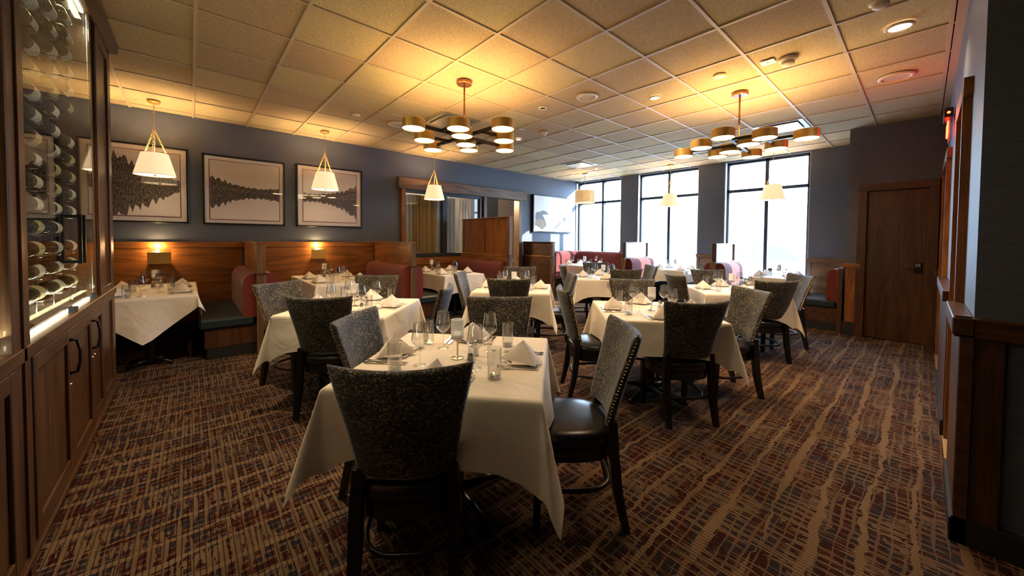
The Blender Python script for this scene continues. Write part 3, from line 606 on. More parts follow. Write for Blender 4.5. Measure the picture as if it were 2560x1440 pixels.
# ---------------------------------------------------------------- chairs
def sgnp(v,e): return math.copysign(abs(v)**e,v)
def make_chair():
    m=MB(); nl=24
    rows=[(0.0,.02,.0),(.01,.7,.0),(.035,1,0),(.2,1,0),(.4,1,0),(.6,1,0),(.8,1,0),(.95,1,0),(.985,.75,0),(1.0,.3,0)]
    def bp_(v,k):
        ph=2*PI*k/nl; u=sgnp(math.cos(ph),.75); hw=.188+.068*v**1.3; return u,hw,ph
    vs=[]
    for (v,tf,_) in rows:
        for k in range(nl):
            u,hw,ph=bp_(v,k); th=.029*tf*sgnp(math.sin(ph),.45)
            y=.115-.115*v**1.1+.052*u*u+th; z=.50+.44*v+(.014*u*u if v>.9 else 0)
            vs.append((u*hw,y,z))
    fs=[(i*nl+k,i*nl+(k+1)%nl,(i+1)*nl+(k+1)%nl,(i+1)*nl+k) for i in range(len(rows)-1) for k in range(nl)]
    fs.append(tuple(reversed(range(nl)))); fs.append(tuple(range((len(rows)-1)*nl,len(rows)*nl)))
    m.add(vs,[tuple(reversed(f)) for f in fs]); back=m.mesh('backrest',TWEED,True)
    n=MB()
    for sx in (-1,1):
        for i in range(25):
            v=.04+.92*i/24; hw=.188+.068*v**1.3; y=.115-.115*v**1.1+.052+.0; z=.50+.44*v
            c=(sx*(hw-.001),y,z); n.add([(c[0]+sx*.0045,c[1],c[2]),(c[0],c[1]+.005,c[2]),(c[0],c[1]-.005,c[2]),(c[0],c[1],c[2]+.005),(c[0],c[1],c[2]-.005)],[(0,1,3),(0,3,2),(0,2,4),(0,4,1)])
    nails=n.mesh('nail_trim',BRASSN)
    def outline(sc,z,n_=28):
        o=[]
        for k in range(n_):
            a=2*PI*k/n_; x=sgnp(math.cos(a),.65); y=sgnp(math.sin(a),.7); o.append((x*(.215+.018*y)*sc,.325+y*.225*sc,z))
        return o
    def stack(layers):
        s=MB(); vs=[]; 
        for sc,z in layers: vs+=outline(sc,z)
        L_=28; fs=[(i*L_+k,i*L_+(k+1)%L_,(i+1)*L_+(k+1)%L_,(i+1)*L_+k) for i in range(len(layers)-1) for k in range(L_)]
        fs.append(tuple(reversed(range(L_)))); fs.append(tuple(range((len(layers)-1)*L_,len(layers)*L_))); return s.add(vs,fs)
    seat=stack([(.98,.405),(1.01,.415),(1.02,.44),(1.0,.458),(.93,.474),(.75,.484),(.45,.488),(.1,.489)]).mesh('seat',VINYL,'auto')
    apron=stack([(.94,.335),(.97,.34),(.97,.40),(.93,.405)]).mesh('seat_rail',VINYL,'auto')
    def leg(pts,w0):
        q=MB(); vs=[]
        for (x,y,z,s_) in pts:
            for a,b_ in ((-1,-1),(1,-1),(1,1),(-1,1)): vs.append((x+a*w0*s_/2,y+b_*w0*s_/2,z))
        n_=len(pts); fs=[(i*4+k,i*4+(k+1)%4,(i+1)*4+(k+1)%4,(i+1)*4+k) for i in range(n_-1) for k in range(4)]
        fs.append((3,2,1,0)); fs.append(tuple(range(4*n_-4,4*n_))); return q.add(vs,fs).mesh('leg',BLACK)
    legs=[leg([(sx*.185,.50,0,.75),(sx*.188,.49,.37,1.0)],.042) for sx in (-1,1)]+[leg([(sx*.185,.070,0,.8),(sx*.183,.115,.20,1),(sx*.182,.135,.38,1.05),(sx*.175,.140,.53,.9)],.044) for sx in (-1,1)]
    ring=MB().tube([(p[0]*.93,p[1]*.93+.022,.19) for p in outline(.95,.19,28)],.0115,8,closed=True).mesh('stretcher_ring',BLACK,True)
    c=empty('dining_chair',(0,0,0))
    mk('backrest',back,c); mk('nail_trim',nails,c)['kind']='stuff'; mk('seat',seat,c); mk('seat_rail',apron,c)
    for l_ in legs: mk('leg',l_,c)
    mk('stretcher_ring',ring,c)
    return c
TBC={'nearest table':(1.0,-4.98),'left table by red booths':(1.08,-3.13),'centre table under left chandelier':(3.08,-3.10),'large table right of centre':(3.05,-4.99),'right rear table':(5.17,-4.97),'far middle table':(5.16,-3.03)}
CH=[('nearest table',[(.50,-5.39,54,'with its back to the camera'),(.66,-4.42,-46,'on its left side'),(1.64,-5.57,137,'on its right side'),(1.72,-4.45,231,'at its far side')]),
('left table by red booths',[(.69,-3.55,51,'nearest side'),(.59,-2.40,-62,'on its left, blue-sheened'),(1.61,-2.30,233,'at its far side'),(1.73,-3.66,139,'on its right side')]),
('centre table under left chandelier',[(2.79,-3.34,48,'nearest side, back to camera'),(2.60,-2.57,-48,'on its left side'),(3.90,-2.33,235,'at its far side'),(3.66,-3.58,140,'on its right side')]),
('large table right of centre',[(2.78,-5.44,54,'nearest side, back to camera'),(2.50,-4.43,-40,'on its left side'),(3.70,-4.41,221,'at its far side'),(3.85,-5.55,142,'on its right side')]),
('right rear table',[(4.97,-5.41,50,'nearest side, back to camera'),(4.68,-4.45,-38,'on its left side'),(5.84,-4.42,228,'at its far side'),(6.02,-5.53,133,'on its right side by the door')]),
('far middle table',[(5.01,-3.50,50,'nearest side, back to camera'),(4.72,-2.52,-42,'on its left side'),(5.85,-2.37,232,'at its far side'),(6.00,-3.45,140,'on its right side')])]
proto=make_chair(); first=True
for tn,L_ in CH:
    for (x,y,a,s_) in L_:
        c=proto if first else copy_tree(proto); first=False
        f=Vector((math.cos(R(a)),math.sin(R(a)))); x-=f.x*.045; y-=f.y*.045
        tc=TBC[tn]; dd=(tc[0]-x)*f.x+(tc[1]-y)*f.y; sh=max(0,.655-dd); x-=f.x*sh; y-=f.y*sh; c.location=(x,y,0); c.rotation_euler=(0,0,R(a-90))
        tag(c,'tweed black-legged chair at %s, %s'%(tn,s_.split(',')[0]),'chair','tweed dining chairs')

# ---------------------------------------------------------------- tables, cloths and settings
def lin(a,b,n): return [a+(b-a)*i/n for i in range(n+1)]
def cloth_mesh(a,b,h,zt,seed,A=.34,front=None,back=True,hy=None):
    r_=random.Random(seed); tw={(sx,sy):r_.choice((-1,1))*r_.uniform(.10,.16) for sx in (-1,1) for sy in (-1,1)}; ph=[r_.uniform(0,6) for _ in range(8)]
    hy0,hy1=(hy if hy else (h,h))
    S=lin(-(a+h),-a-.02,11)+[-a-.008,-a+.004,-a+.02]+lin(-a+.08,a-.08,9)+[a-.02,a-.004,a+.008]+lin(a+.02,a+h,11)
    def T_(b,h0,h1): return (lin(-(b+h0),-b-.02,11)+[-b-.008,-b+.004,-b+.02] if h0>0 else [-b])+lin(-b+.08,b-.08,9)+([b-.02,b-.004,b+.008]+lin(b+.02,b+h1,11) if h1>0 else [b])
    TT=T_(b,hy0,hy1)
    def flare(d,t,i): 
        return .006*min(1,d/.01)+.05*d+.10*d*math.sin(t*6+ph[i])*min(1,d/.15)+.045*d*math.sin(t*15+ph[i+4])
    def st(w,c): return 1+.40*min(1,abs(w)/c)**4
    def pt(s,t):
        sx=1 if s>0 else -1; sy=1 if t>0 else -1; p=max(abs(s)-a,0); q=max(abs(t)-b,0)
        if p==0 and q==0: return (s,t,zt+.0012*math.sin(s*9+ph[0])*math.sin(t*8+ph[1]))
        if q==0: return (sx*(a+flare(p,t,0 if sx>0 else 1)),t,zt-p*(st(t,b) if p>.009 else 1))
        sc=1.0
        if front and sy<0: sc=front(s)
        if p==0: q_=q*sc; return (s,sy*(b+flare(q_,s,2 if sy>0 else 3)),zt-q_*(st(s,a) if q>.009 and not front else 1))
        q=q*sc
        r=math.hypot(p,q); th=math.atan2(q,p)/(PI/2)
        fx=flare(p,sy*b,0 if sx>0 else 1)*(1-th); fy=flare(q,sx*a,2 if sy>0 else 3)*th
        o=r*A*math.sin(PI*th); l=r*tw[sx,sy]*math.sin(2*PI*th)+r*.05*math.sin(3*PI*th)
        return (sx*(a+fx)+sx*o*.707-sx*l*.707, sy*(b+fy)+sy*o*.707+sy*l*.707, zt-r*(1-.07*math.sin(PI*th))*(1 if front else 1.40-.12*math.sin(PI*th)))
    m=MB(); vs=[pt(s,t) for s in S for t in TT]; n=len(TT)
    fs=[(i*n+j,(i+1)*n+j,(i+1)*n+j+1,i*n+j+1) for i in range(len(S)-1) for j in range(n-1)]
    m.add(vs,fs); return m
def table(x,y,rz,a,b,label):
    t=empty('dining_table',(x,y,0),R(rz),label,'table')
    part(B((-a,-b,.725),(a,b,.757),.004),'tabletop',BLACK,t)
    for yy in ((0,) if b<.6 else (-b*.55,b*.55)):
        part(MB().tube([(0,yy,.03),(0,yy,.725)],.038,14),'column',BLACK,t,'auto')
        m=MB(); L_=.33 if a>.42 else .27
        for k in range(4):
            an=k*PI/2+PI/4 if b<.6 else k*PI/2+PI/4; c,s_=math.cos(an),math.sin(an)
            if b>=.6: c*=.9; s_*=.6
            m.tube([(0,yy,.055),(c*L_*.5,yy+s_*L_*.5,.05),(c*L_,yy+s_*L_,.022)],[.026,.023,.019],8)
        part(m,'base_feet',BLACK,t,True)
    return t
ZT=.764
NAP=None
def m_napkin():
    m=MB(); 
    def tri(P,flip=1):
        pass
    A,Bq,C,Dq,E_=(-.112,-.055,.0),(.112,-.055,.0),(.0,.125,.0),(0,.0,.10),(0,-.075,.003)
    n=10
    def surf(p0,p1,p2,bul):
        vs=[];fs=[];idx={}
        P0,P1,P2=Vector(p0),Vector(p1),Vector(p2); nn=(P1-P0).cross(P2-P0).normalized()
        for i in range(n+1):
            for j in range(n+1-i):
                u,v=i/n,j/n; w_=1-u-v; p=P0*w_+P1*u+P2*v+nn*bul*(27*u*v*w_+.35*4*u*w_*(1-v)); idx[i,j]=len(vs); vs.append(p)
        for i in range(n):
            for j in range(n-i):
                fs.append((idx[i,j],idx[i+1,j],idx[i,j+1]))
                if i+j<n-1: fs.append((idx[i+1,j],idx[i+1,j+1],idx[i,j+1]))
        m.add(vs,fs)
    surf(A,E_,Dq,.006); surf(E_,Bq,Dq,.008); surf(Bq,C,Dq,.010); surf(C,A,Dq,.010)
    m.add([A,E_,Bq,C],[(0,3,2,1)])
    # folded under-layer showing at the foot
    m.box((-.095,-.052,-.0),(.095,.06,.006),.002)
    return m.mesh('folded_napkin',NAPK,'auto')
ME_NAP=m_napkin()
def m_plate():
    m=MB(); n=8
    def sq(s,z): 
        o=[]
        for k in range(32):
            a=2*PI*k/32; o.append((sgnp(math.cos(a),.45)*s,sgnp(math.sin(a),.45)*s,z))
        return o
    ly=[(.055,0),(.062,.002),(.085,.010),(.088,.012),(.084,.0125),(.062,.006),(.0,.006)]
    vs=[]; 
    for s,z in ly: vs+=sq(s,z)
    fs=[(i*32+k,i*32+(k+1)%32,(i+1)*32+(k+1)%32,(i+1)*32+k) for i in range(len(ly)-1) for k in range(32)]; fs.append(tuple(reversed(range(32))))
    return m.add(vs,fs).mesh('side_plate',CHINA,'auto')
ME_PLATE=m_plate()
ME_WINE=MB().lathe([(.034,0),(.033,.0025),(.012,.006),(.0045,.014),(.0035,.04),(.0035,.078),(.006,.088),(.020,.100),(.036,.118),(.0425,.132),(.040,.150),(.034,.185),(.0305,.215),(.0297,.2155),(.0333,.185),(.0392,.150),(.0415,.132),(.035,.119),(.019,.102),(.0,.0935)],26).mesh('bowl_and_stem',GLASS,'auto')
ME_TUMB=MB().lathe([(.0,.0),(.029,0),(.031,.004),(.033,.14),(.0316,.1405),(.0292,.018),(.0,.014)],26).mesh('tumbler_body',GLASS,'auto')
ME_TUMBB=MB().lathe([(0,.002),(.0292,.002),(.0292,.016),(0,.016)],24).mesh('thick_base',BASEG,'auto')
ME_CGL=MB().lathe([(.0,.118),(.033,.118),(.034,.12),(.034,.205),(.031,.2055),(.031,.125),(0,.124)],26).mesh('frosted_cup',FROST,'auto')
ME_CST=MB().lathe([(0,0),(.034,0),(.035,.003),(.012,.007),(.0045,.014),(.0045,.085),(.012,.095),(.034,.102),(.0345,.118),(0,.118)],22).mesh('candle_stem',NICKEL,'auto')
ME_CW=MB().lathe([(0,.126),(.018,.126),(.018,.14),(0,.14)],14).mesh('tea_light',emis('tealight',(1,.8,.5),.6,(.8,.75,.65)),'auto')
ME_SHG=MB().lathe([(0,0),(.018,0),(.020,.004),(.016,.03),(.011,.058),(0,.058)],16).mesh('shaker_glass',BASEG,'auto')
ME_SHL=MB().lathe([(.0112,.055),(.0125,.06),(.0125,.07),(.009,.078),(0,.081)],16).mesh('chrome_lid',CHROME,'auto')
ME_SHP=MB().lathe([(0,.002),(.0165,.002),(.013,.03),(0,.03)],12).mesh('pepper_fill',plain('pepper',(.03,.025,.02),.9)); ME_SHS=MB().lathe([(0,.002),(.0165,.002),(.013,.034),(0,.034)],12).mesh('salt_fill',plain('salt',(.8,.8,.8),.9))
def m_fork():
    m=MB(); P=[(-.10,.009,.002),(-.09,.0095,.0035),(-.03,.0045,.0045),(.02,.0035,.007),(.045,.006,.008),(.058,.0115,.005),(.072,.0125,.004)]
    vs=[]; 
    for x,w_,z in P: vs+=[(x,-w_,z),(x,w_,z),(x,w_,z-.0018),(x,-w_,z-.0018)]
    n=len(P); fs=[(i*4+k,i*4+(k+1)%4,(i+1)*4+(k+1)%4,(i+1)*4+k) for i in range(n-1) for k in range(4)]+[(3,2,1,0),tuple(range(4*n-4,4*n))]
    m.add(vs,[tuple(reversed(f)) for f in fs])
    for i in range(4):
        y=-.0105+i*.007; m.bar((.070,y,.003),(.105,y*.92,.007),.0032,.0018)
    return m.mesh('fork_body',CHROME,'auto')
def m_knife():
    m=MB(); m.box((-.115,-.0065,.0),(-.005,.0065,.007),.003); m.prism([(-.005,-.006),(.06,-.010),(.095,-.008),(.112,.004),(.10,.007),(-.005,.006)],.0025,.0042); return m.mesh('knife_body',CHROME,'auto')
ME_FORK=m_fork(); ME_KNIFE=m_knife()
SIDES={0:'near-left',1:'near-right',2:'far-right',3:'far-left'}
def put(name,meshes,x,y,z,rz,label,cat,group,tilt=0):
    o=mk(name,meshes[0] if len(meshes)==1 else None,None,(x,y,z),rz); tag(o,label,cat,group)
    if len(meshes)>1:
        for me in meshes: mk(me.name.split('.')[0],me,o)
    return o
def settings(tx,ty,rz,tn,sides,a=.46,tiny=False,wine=True,cut=True,extra={}):
    """sides: list of (name, local outward angle, dist)"""
    r_=random.Random(int(tx*100+ty*37)); R0_=R(rz)
    def W(u,v): c,s=math.cos(R0_),math.sin(R0_); return tx+u*c-v*s, ty+u*s+v*c
    for (nm,ang,dist) in sides:
        A_=R(ang); 
        def loc(f,s_): # f outward along ang, s_ to the right of the diner who faces the centre
            return W(f*math.cos(A_)+s_*math.sin(A_), f*math.sin(A_)-s_*math.cos(A_)) if False else W(f*math.cos(A_)-s_*math.sin(A_), f*math.sin(A_)+s_*math.cos(A_))
        j=lambda s=.008:r_.uniform(-s,s)
        x,y=loc(dist+j(),j()); rr=R0_+A_+PI/2+R(r_.uniform(-9,9))
        put('side_plate',[ME_PLATE],x,y,ZT,rr,'small white plate under napkin, %s, %s'%(nm,tn),'plate','side plates')
        put('folded_napkin',[ME_NAP],x,y,ZT+.0125,rr,'peaked white napkin on plate, %s, %s'%(nm,tn),'napkin','folded napkins')
        if cut:
            for k,(s_,me,n_,w_) in enumerate(((-.125,ME_FORK,'fork','outer'),(-.100,ME_FORK,'fork','inner'),(.115,ME_KNIFE,'knife','inner'),(.142,ME_KNIFE,'knife','outer'))):
                x,y=loc(dist-.01+j(.004),s_+j(.003)); put(n_,[me],x,y,ZT+.0008,R0_+A_+PI+R(r_.uniform(-3,3)),'%s steel %s, %s, %s'%(w_,n_,nm,tn),n_,'cutlery')
        x,y=loc(dist-.10+j(.01),.235+j(.01)); put('water_tumbler',[ME_TUMB,ME_TUMBB],x,y,ZT,0,'straight clear water glass, %s, %s'%(nm,tn),'glass','water glasses')
        if wine:
            x,y=loc(dist-.20+j(.01),.135+j(.01)); put('wine_glass',[ME_WINE],x,y,ZT,0,'empty stemmed wine glass, %s, %s'%(nm,tn),'wine glass','stemmed wine glasses')
def centre(x,y,tn,rz=0,off=(0,0)):
    c=math.cos(R(rz)); s=math.sin(R(rz)); W=lambda u,v:(x+u*c-v*s,y+u*s+v*c)
    a=W(*off); put('candle_holder',[ME_CGL,ME_CST,ME_CW],a[0],a[1],ZT,0,'frosted white candle cup on nickel stem, %s'%tn,'candle holder','frosted candle holders')
    a=W(off[0]-.02,off[1]-.075); put('pepper_shaker',[ME_SHG,ME_SHL,ME_SHP],a[0],a[1],ZT,0,'glass pepper shaker with chrome lid, %s'%tn,'pepper shaker','pepper shakers')
    a=W(off[0]+.055,off[1]-.085); put('salt_shaker',[ME_SHG,ME_SHL,ME_SHS],a[0],a[1],ZT,0,'glass salt shaker with chrome lid, %s'%tn,'salt shaker','salt shakers')
TB=[(1.0,-4.98,41.7,'nearest table'),(1.08,-3.13,46,'left table by red booths'),(3.08,-3.10,42,'centre table under left chandelier'),(3.05,-4.99,43,'large table right of centre'),(5.17,-4.97,39,'right rear table'),(5.16,-3.03,42,'far middle table')]
FOUR=[('near side',180,.345),('left side',90,.345),('far side',0,.345),('right side',-90,.345)]
for i,(x,y,rz,tn) in enumerate(TB):
    table(x,y,rz,.45,.45,'square pedestal table under white cloth, %s'%tn)
    o=cloth_mesh(.46,.46,.265,ZT-.001,i+3).build('tablecloth',LINEN,None,True,loc=(x,y,0),rz=R(rz)); tag(o,'white tablecloth with hanging corners on %s'%tn,'tablecloth','white square tablecloths')
    settings(x,y,rz,tn,FOUR); centre(x,y,tn,rz)
# booth tables along the picture wall (long side towards the wall) and by the windows
def tri(s): return .40+1.15*max(0,1-abs(s+.02)/.42)
BT=[(-.385,-.66,.385,.75,'booth table by wine cabinet',tri),(1.57,-.60,.40,.75,'second booth table',None),(3.52,-.58,.40,.74,'booth table below interior window',None)]
for i,(x,y,a,b,tn,fr) in enumerate(BT):
    table(x,y,0,a,b,'rectangular pedestal table under white cloth, %s'%tn)
    o=cloth_mesh(a,b+.015,.17 if fr else .26,ZT-.001,20+i,A=.25 if fr else .34,front=fr,hy=(.30,0)).build('tablecloth',LINEN,None,True,loc=(x,y,0)); tag(o,'white tablecloth draped over %s'%tn,'tablecloth','booth tablecloths')
    s4=[('near left',180,a-.13),('near right',0,a-.13)]
    # two settings on each long side
    for dy,w_ in ((-.42,'near'),(.18,'far')):
        settings(x,y+dy,0,tn,[('%s left side'%w_,180,a-.125),('%s right side'%w_,0,a-.125)],wine=True,cut=(i<2 and w_=='near'))
    centre(x,y+.42,tn)
WT=[(7.88,-3.02,.40,.35,'booth table under middle window'),(7.78,-4.90,.44,.34,'booth table under right window'),(7.32,-1.0,.42,.40,'corner booth table')]
for i,(x,y,a,b,tn) in enumerate(WT):
    table(x,y,0,a,b,'pedestal table under white cloth, %s'%tn)
    o=cloth_mesh(a,b,.24,ZT-.001,30+i).build('tablecloth',LINEN,None,True,loc=(x,y,0)); tag(o,'white tablecloth draped over %s'%tn,'tablecloth','window booth tablecloths')
    for dx,w_ in ((-.24,'near'),(.22,'window')):
        settings(x+dx,y,0,tn,[('%s left side'%w_,90,b-.11),('%s right side'%w_,-90,b-.11)],cut=False)
    centre(x,y,tn)

# ---------------------------------------------------------------- booths on the picture wall
def dprof(t,z0,z1,n=10,r=.09):
    """cushion section: flat back at 0, rounded front at t"""
    p=[(0,z0),(t*.75,z0)]
    for k in range(1,n): 
        a=-PI/2+PI*k/n*.5; p.append((t*.75+t*.25*math.cos(a),z0+.04+.04*math.sin(a)))
    for k in range(0,n+1):
        a=PI/2*k/n; p.append((t-.0-r*(1-math.cos(a)),z1-.16+.16*math.sin(a)))
    p.append((0,z1)); return p
def bench(name,x,y0,y1,sgn,label,dep=.50,zb=.955,cat='bench'):
    """bench along y whose back is at x, seat towards sgn"""
    b=empty(name,(x,(y0+y1)/2,0),0,label,cat,'booth benches'); h=(y1-y0)/2
    pr=dprof(.135,.44,zb)
    path=[(0,-h),(0,h)] if sgn<0 else [(0,h),(0,-h)]
    part(MB().sweep(pr,path),'back_cushion',RED,b,'auto')
    part(B((sgn*.02,-h-.005,.345),(sgn*(dep+.03),h,.46),.022),'seat_cushion',TEAL,b)
    part(B((sgn*.0,-h+.03,.13),(sgn*(dep-.02),h,.345)),'seat_base',DX if False else DZ,b); part(B((sgn*.0,-h+.035,0),(sgn*(dep-.04),h,.13)),'kick_board',KICK,b)
    return b
def divider(name,x,y0,y1,label,top=1.33,mid=.955,glass=False,pm=WY,thick=.045,dark=False):
    d_=empty(name,(x,(y0+y1)/2,0),0,label,'divider','booth dividers'); h=(y1-y0)/2
    part(B((-.05,-h,0),(.05,-h+.055,mid),.003),'lower_post',PZ,d_); part(B((-.06,-h-.008,mid-.012),(.06,-h+.065,mid+.006),.002),'post_cap',DZ,d_)
    part(B((-.045,-h+.055,.1),(.045,h,mid)),'lower_panel',pm,d_)
    part(B((-.05,-h+.04,mid-.02),(.05,h,mid+.01),.003),'ledge',WY,d_)
    part(B((-.042,-h+.005,mid+.006),(.042,-h+.06,top),.003),'upper_post',PZ,d_)
    part(B((-.045,-h+.0,top-.02),(.045,h,top),.003),'top_rail',pm,d_)
    return d_,h
for (x,lb) in ((.58,'first red-cushioned booth, left of centre'),(2.54,'second booth')):
    d_,h=divider('booth_divider',x,-1.37,.18,'oak partition with a tall end post at the %s'%lb)
    part(B((-.02,-h+.06,.96),(.02,h,1.31)),'upper_panel',WY,d_)
    for s_ in (-1,1): bench('booth_bench',x+s_*.045,-1.33,.165,s_,'red-backed bench with dark vinyl seat, %s of the %s partition'%('left side' if s_<0 else 'right side','first oak' if x<1 else 'second oak'))
bench('booth_bench',-1.36,-1.33,.165,1,'booth bench mostly hidden behind the wine cabinet')
# tall partition behind the third booth
d_,h=divider('booth_divider',4.5,-1.42,.18,'tall two-panel oak partition behind the third booth',top=1.82,mid=1.075)
part(B((-.02,-h+.06,1.09),(.02,h,1.80)),'upper_panel',WZ,d_); part(B((-.03,-.03,1.09),(.03,-.012,1.80)),'panel_joint',DZ,d_)
part(B((-.075,-h+.05,.94),(-.045,h,1.075),.003),'front_rail',WY,d_)
bench('booth_bench',4.455,-1.30,.14,-1,'long red bench back under the tall oak partition',zb=.945)
# dark partition before the corner booth
d_,h=divider('booth_divider',6.35,-.84,.18,'dark brown backlit partition left of the corner booth',top=1.33,mid=.98,pm=DY)
part(B((-.02,-h+.06,.98),(.02,h,1.31)),'upper_panel',DY,d_)
# window booth dividers with glass tops
def gdiv(y,label):
    d_=empty('booth_divider',(7.95,y,0),0,label,'divider','glass-topped booth dividers')
    part(B((-.62,-.05,0),(-.55,.05,.985),.003),'lower_post',PZ,d_); part(B((-.55,-.045,.1),(.48,.045,.96)),'lower_panel',DX,d_)
    part(B((-.57,-.04,.985),(-.52,.04,1.33),.003),'upper_post',DZ,d_); part(B((.43,-.04,.96),(.48,.04,1.33),.003),'far_post',DZ,d_)
    part(B((-.57,-.035,1.315),(.48,.035,1.335),.003),'top_rail',PX,d_); part(B((-.6,-.05,.96),(.48,.05,.985),.003),'ledge',PX,d_)
    part(B((-.52,-.006,.985),(.43,.006,1.315)),'glass_panel',DIVG,d_)
gdiv(-2.06,'glass-topped booth partition between the left and middle windows'); gdiv(-3.97,'glass-topped booth partition between the middle and right windows')
def xbench(y,sgn,label,x0=7.42,x1=8.42,zb=.96):
    b=empty('booth_bench',((x0+x1)/2,y,0),0,label,'bench','window booth benches'); h=(x1-x0)/2
    path=[(-h,0),(h,0)] if sgn>0 else [(h,0),(-h,0)]
    part(MB().sweep(dprof(.14,.44,zb),path),'back_cushion',RED,b,'auto')
    part(B((-h-.04,sgn*.02,.36),(h,sgn*.50,.47),.022),'seat_cushion',TEAL,b); part(B((-h+.0,0,.13),(h,sgn*.46,.36)),'seat_base',DX,b); part(B((-h,0,0),(h,sgn*.45,.13)),'kick_board',KICK,b)
xbench(-2.11,-1,'pink-lit red bench right of the first glass-topped partition'); xbench(-3.92,1,'red bench left of the second glass-topped partition'); xbench(-4.02,-1,'red bench right of the second glass-topped partition'); xbench(-5.74,1,'red bench against the closet wall by the oak door')
tag(part(B((7.30,-5.80,0),(7.38,-5.745,.985),.003),'bench_end_panel',DZ,None),'narrow dark end panel of the bench beside the oak door','panel')
# corner booth (U shaped)
path=[(6.50,-.78),(6.50,-.25)]+[(6.75+.25*math.cos(a),-.12+.25*math.sin(a)) for a in (PI,PI*.85,PI*.7,PI*.55)]+[(6.85,.12),(7.9,.12)]+[(8.1+.28*math.cos(a),-.16+.28*math.sin(a)) for a in (PI*.45,PI*.3,PI*.15,0)]+[(8.38,-.5),(8.38,-1.5)]+[(8.1+.28*math.cos(a),-1.7+.28*math.sin(a)) for a in (-PI*.05,-PI*.2,-PI*.35,-PI*.5)]+[(7.9,-1.99),(7.35,-1.99)]
path=path[::-1]
cb=empty('corner_booth',(7.3,-.9,0),0,'U-shaped red corner booth under the leftmost window','bench'); P2=[(p[0]-7.3,p[1]+.9) for p in path]
part(MB().sweep(dprof(.15,.44,1.06),P2),'back_cushion',RED,cb,'auto')
seatp=[(0,.36),(.46,.36),(.48,.38),(.48,.45),(.46,.47),(0,.47)]
def inset(P,d):
    out=[]
    for i,p in enumerate(P):
        a=Vector(P[max(i-1,0)]);b=Vector(P[min(i+1,len(P)-1)]); t=(b-a).normalized(); out.append((p[0]-t.y*d,p[1]+t.x*d))
    return out
rect=[(8.30-7.3,-1.93+.9),(8.30-7.3,.06+.9),(6.56-7.3,.06+.9)]
part(B((-.78,.52,.36),(.95,.96,.47),.02),'seat_cushion',TEAL,cb); part(B((.62,-1.04,.36),(1.0,.54,.469),.02),'seat_cushion',TEAL,cb); part(B((.0,-1.04,.36),(.64,-.64,.468),.02),'seat_cushion',TEAL,cb); part(B((-.78,.15,.36),(-.38,.54,.468),.02),'seat_cushion',TEAL,cb)
part(B((-.76,.56,0),(.95,.96,.36)),'seat_base',DX,cb); part(B((.66,-1.04,0),(1.0,.56,.36)),'seat_base',DX,cb); part(B((.02,-1.04,0),(.66,-.68,.36)),'seat_base',DX,cb)
part(MB().tube([(p[0],p[1],1.062) for p in inset(P2,.02)],.006,5),'piping',RED,cb,True)
# service stand in the passage
sv=empty('service_stand',(5.35,-.02,0),0,'small dark service stand with a white top in the passage','stand')
part(B((-.28,-.15,.0),(.28,.15,.86),.004),'cabinet_body',BLACK,sv); part(B((-.31,-.18,.86),(.31,.18,.885),.003),'white_top',WHITE,sv)
tag(part(MB().box((5.05,-.08,.886),(5.2,.08,.98),.01).box((5.08,-.06,.98),(5.17,.02,1.10),.008),'card_terminal',BLACK,None),'black handset terminal on the white-topped service stand','terminal')

# ---------------------------------------------------------------- wine cabinet
wc=empty('wine_cabinet',(-.70,-4.2,0),0,'tall dark oak wine cabinet with glass doors at the left edge','cabinet')
X0=-.55+.70; OY=4.2; BX=-.20+.0   # local front plane, back plane
def cp(p,q,name,mat,par=wc,bev=0): return part(B((p[0],p[1]+OY,p[2]),(q[0],q[1]+OY,q[2]),bev),name,mat,par)
YE=-1.95
cp((-.02,-6.5,.0),(X0-.035,YE-.02,.10),'plinth',CY); cp((-.02,-6.5,.10),(X0+.02,YE,.125),'base_moulding',CY,bev=.004)
cp((-.02,-6.5,.125),(X0-.02,YE,.90),'base_carcass',CY); cp((-.02,-6.5,.90),(X0+.012,YE,.955),'counter_rail',CY,bev=.003)
cp((-.02,-6.5,2.93),(X0+.0,YE,3.0),'top_rail',CY); cp((-.02,-6.5,2.96),(X0+.05,YE+.04,3.045),'crown_moulding',CY,bev=.01)
# end section with framed panels
for (a,b_) in ((YE-.13,YE),(YE-.62,YE-.52)): cp((X0-.02,a,.10),(X0,b_,2.95),'stile',CZ,bev=.002)
for z0,z1 in ((.10,.19),(.86,1.0),(2.85,2.95)): cp((X0-.02,YE-.52,z0),(X0-.001,YE-.13,z1),'rail',CY,bev=.002)
cp((X0-.028,YE-.52,.19),(X0-.014,YE-.13,.86),'recessed_panel',CZ); cp((X0-.028,YE-.52,1.0),(X0-.014,YE-.13,2.85),'recessed_panel',CZ)
cp((-.02,YE-.70,.955),(X0-.02,YE-.0,2.93),'end_block',CZ)
cp((-.02,-2.72,.955),(X0-.012,-2.66,2.95),'inner_side',CZ)
# posts between the bays
cp((-.02,-4.38,.0),(X0+.004,-4.19,2.95),'post',CZ,bev=.004); cp((X0+.004,-4.30,.0),(X0+.012,-4.27,2.95),'post_bead',CZ); cp((-.02,-6.5,.0),(X0+.004,-6.3,2.95),'post',CZ)
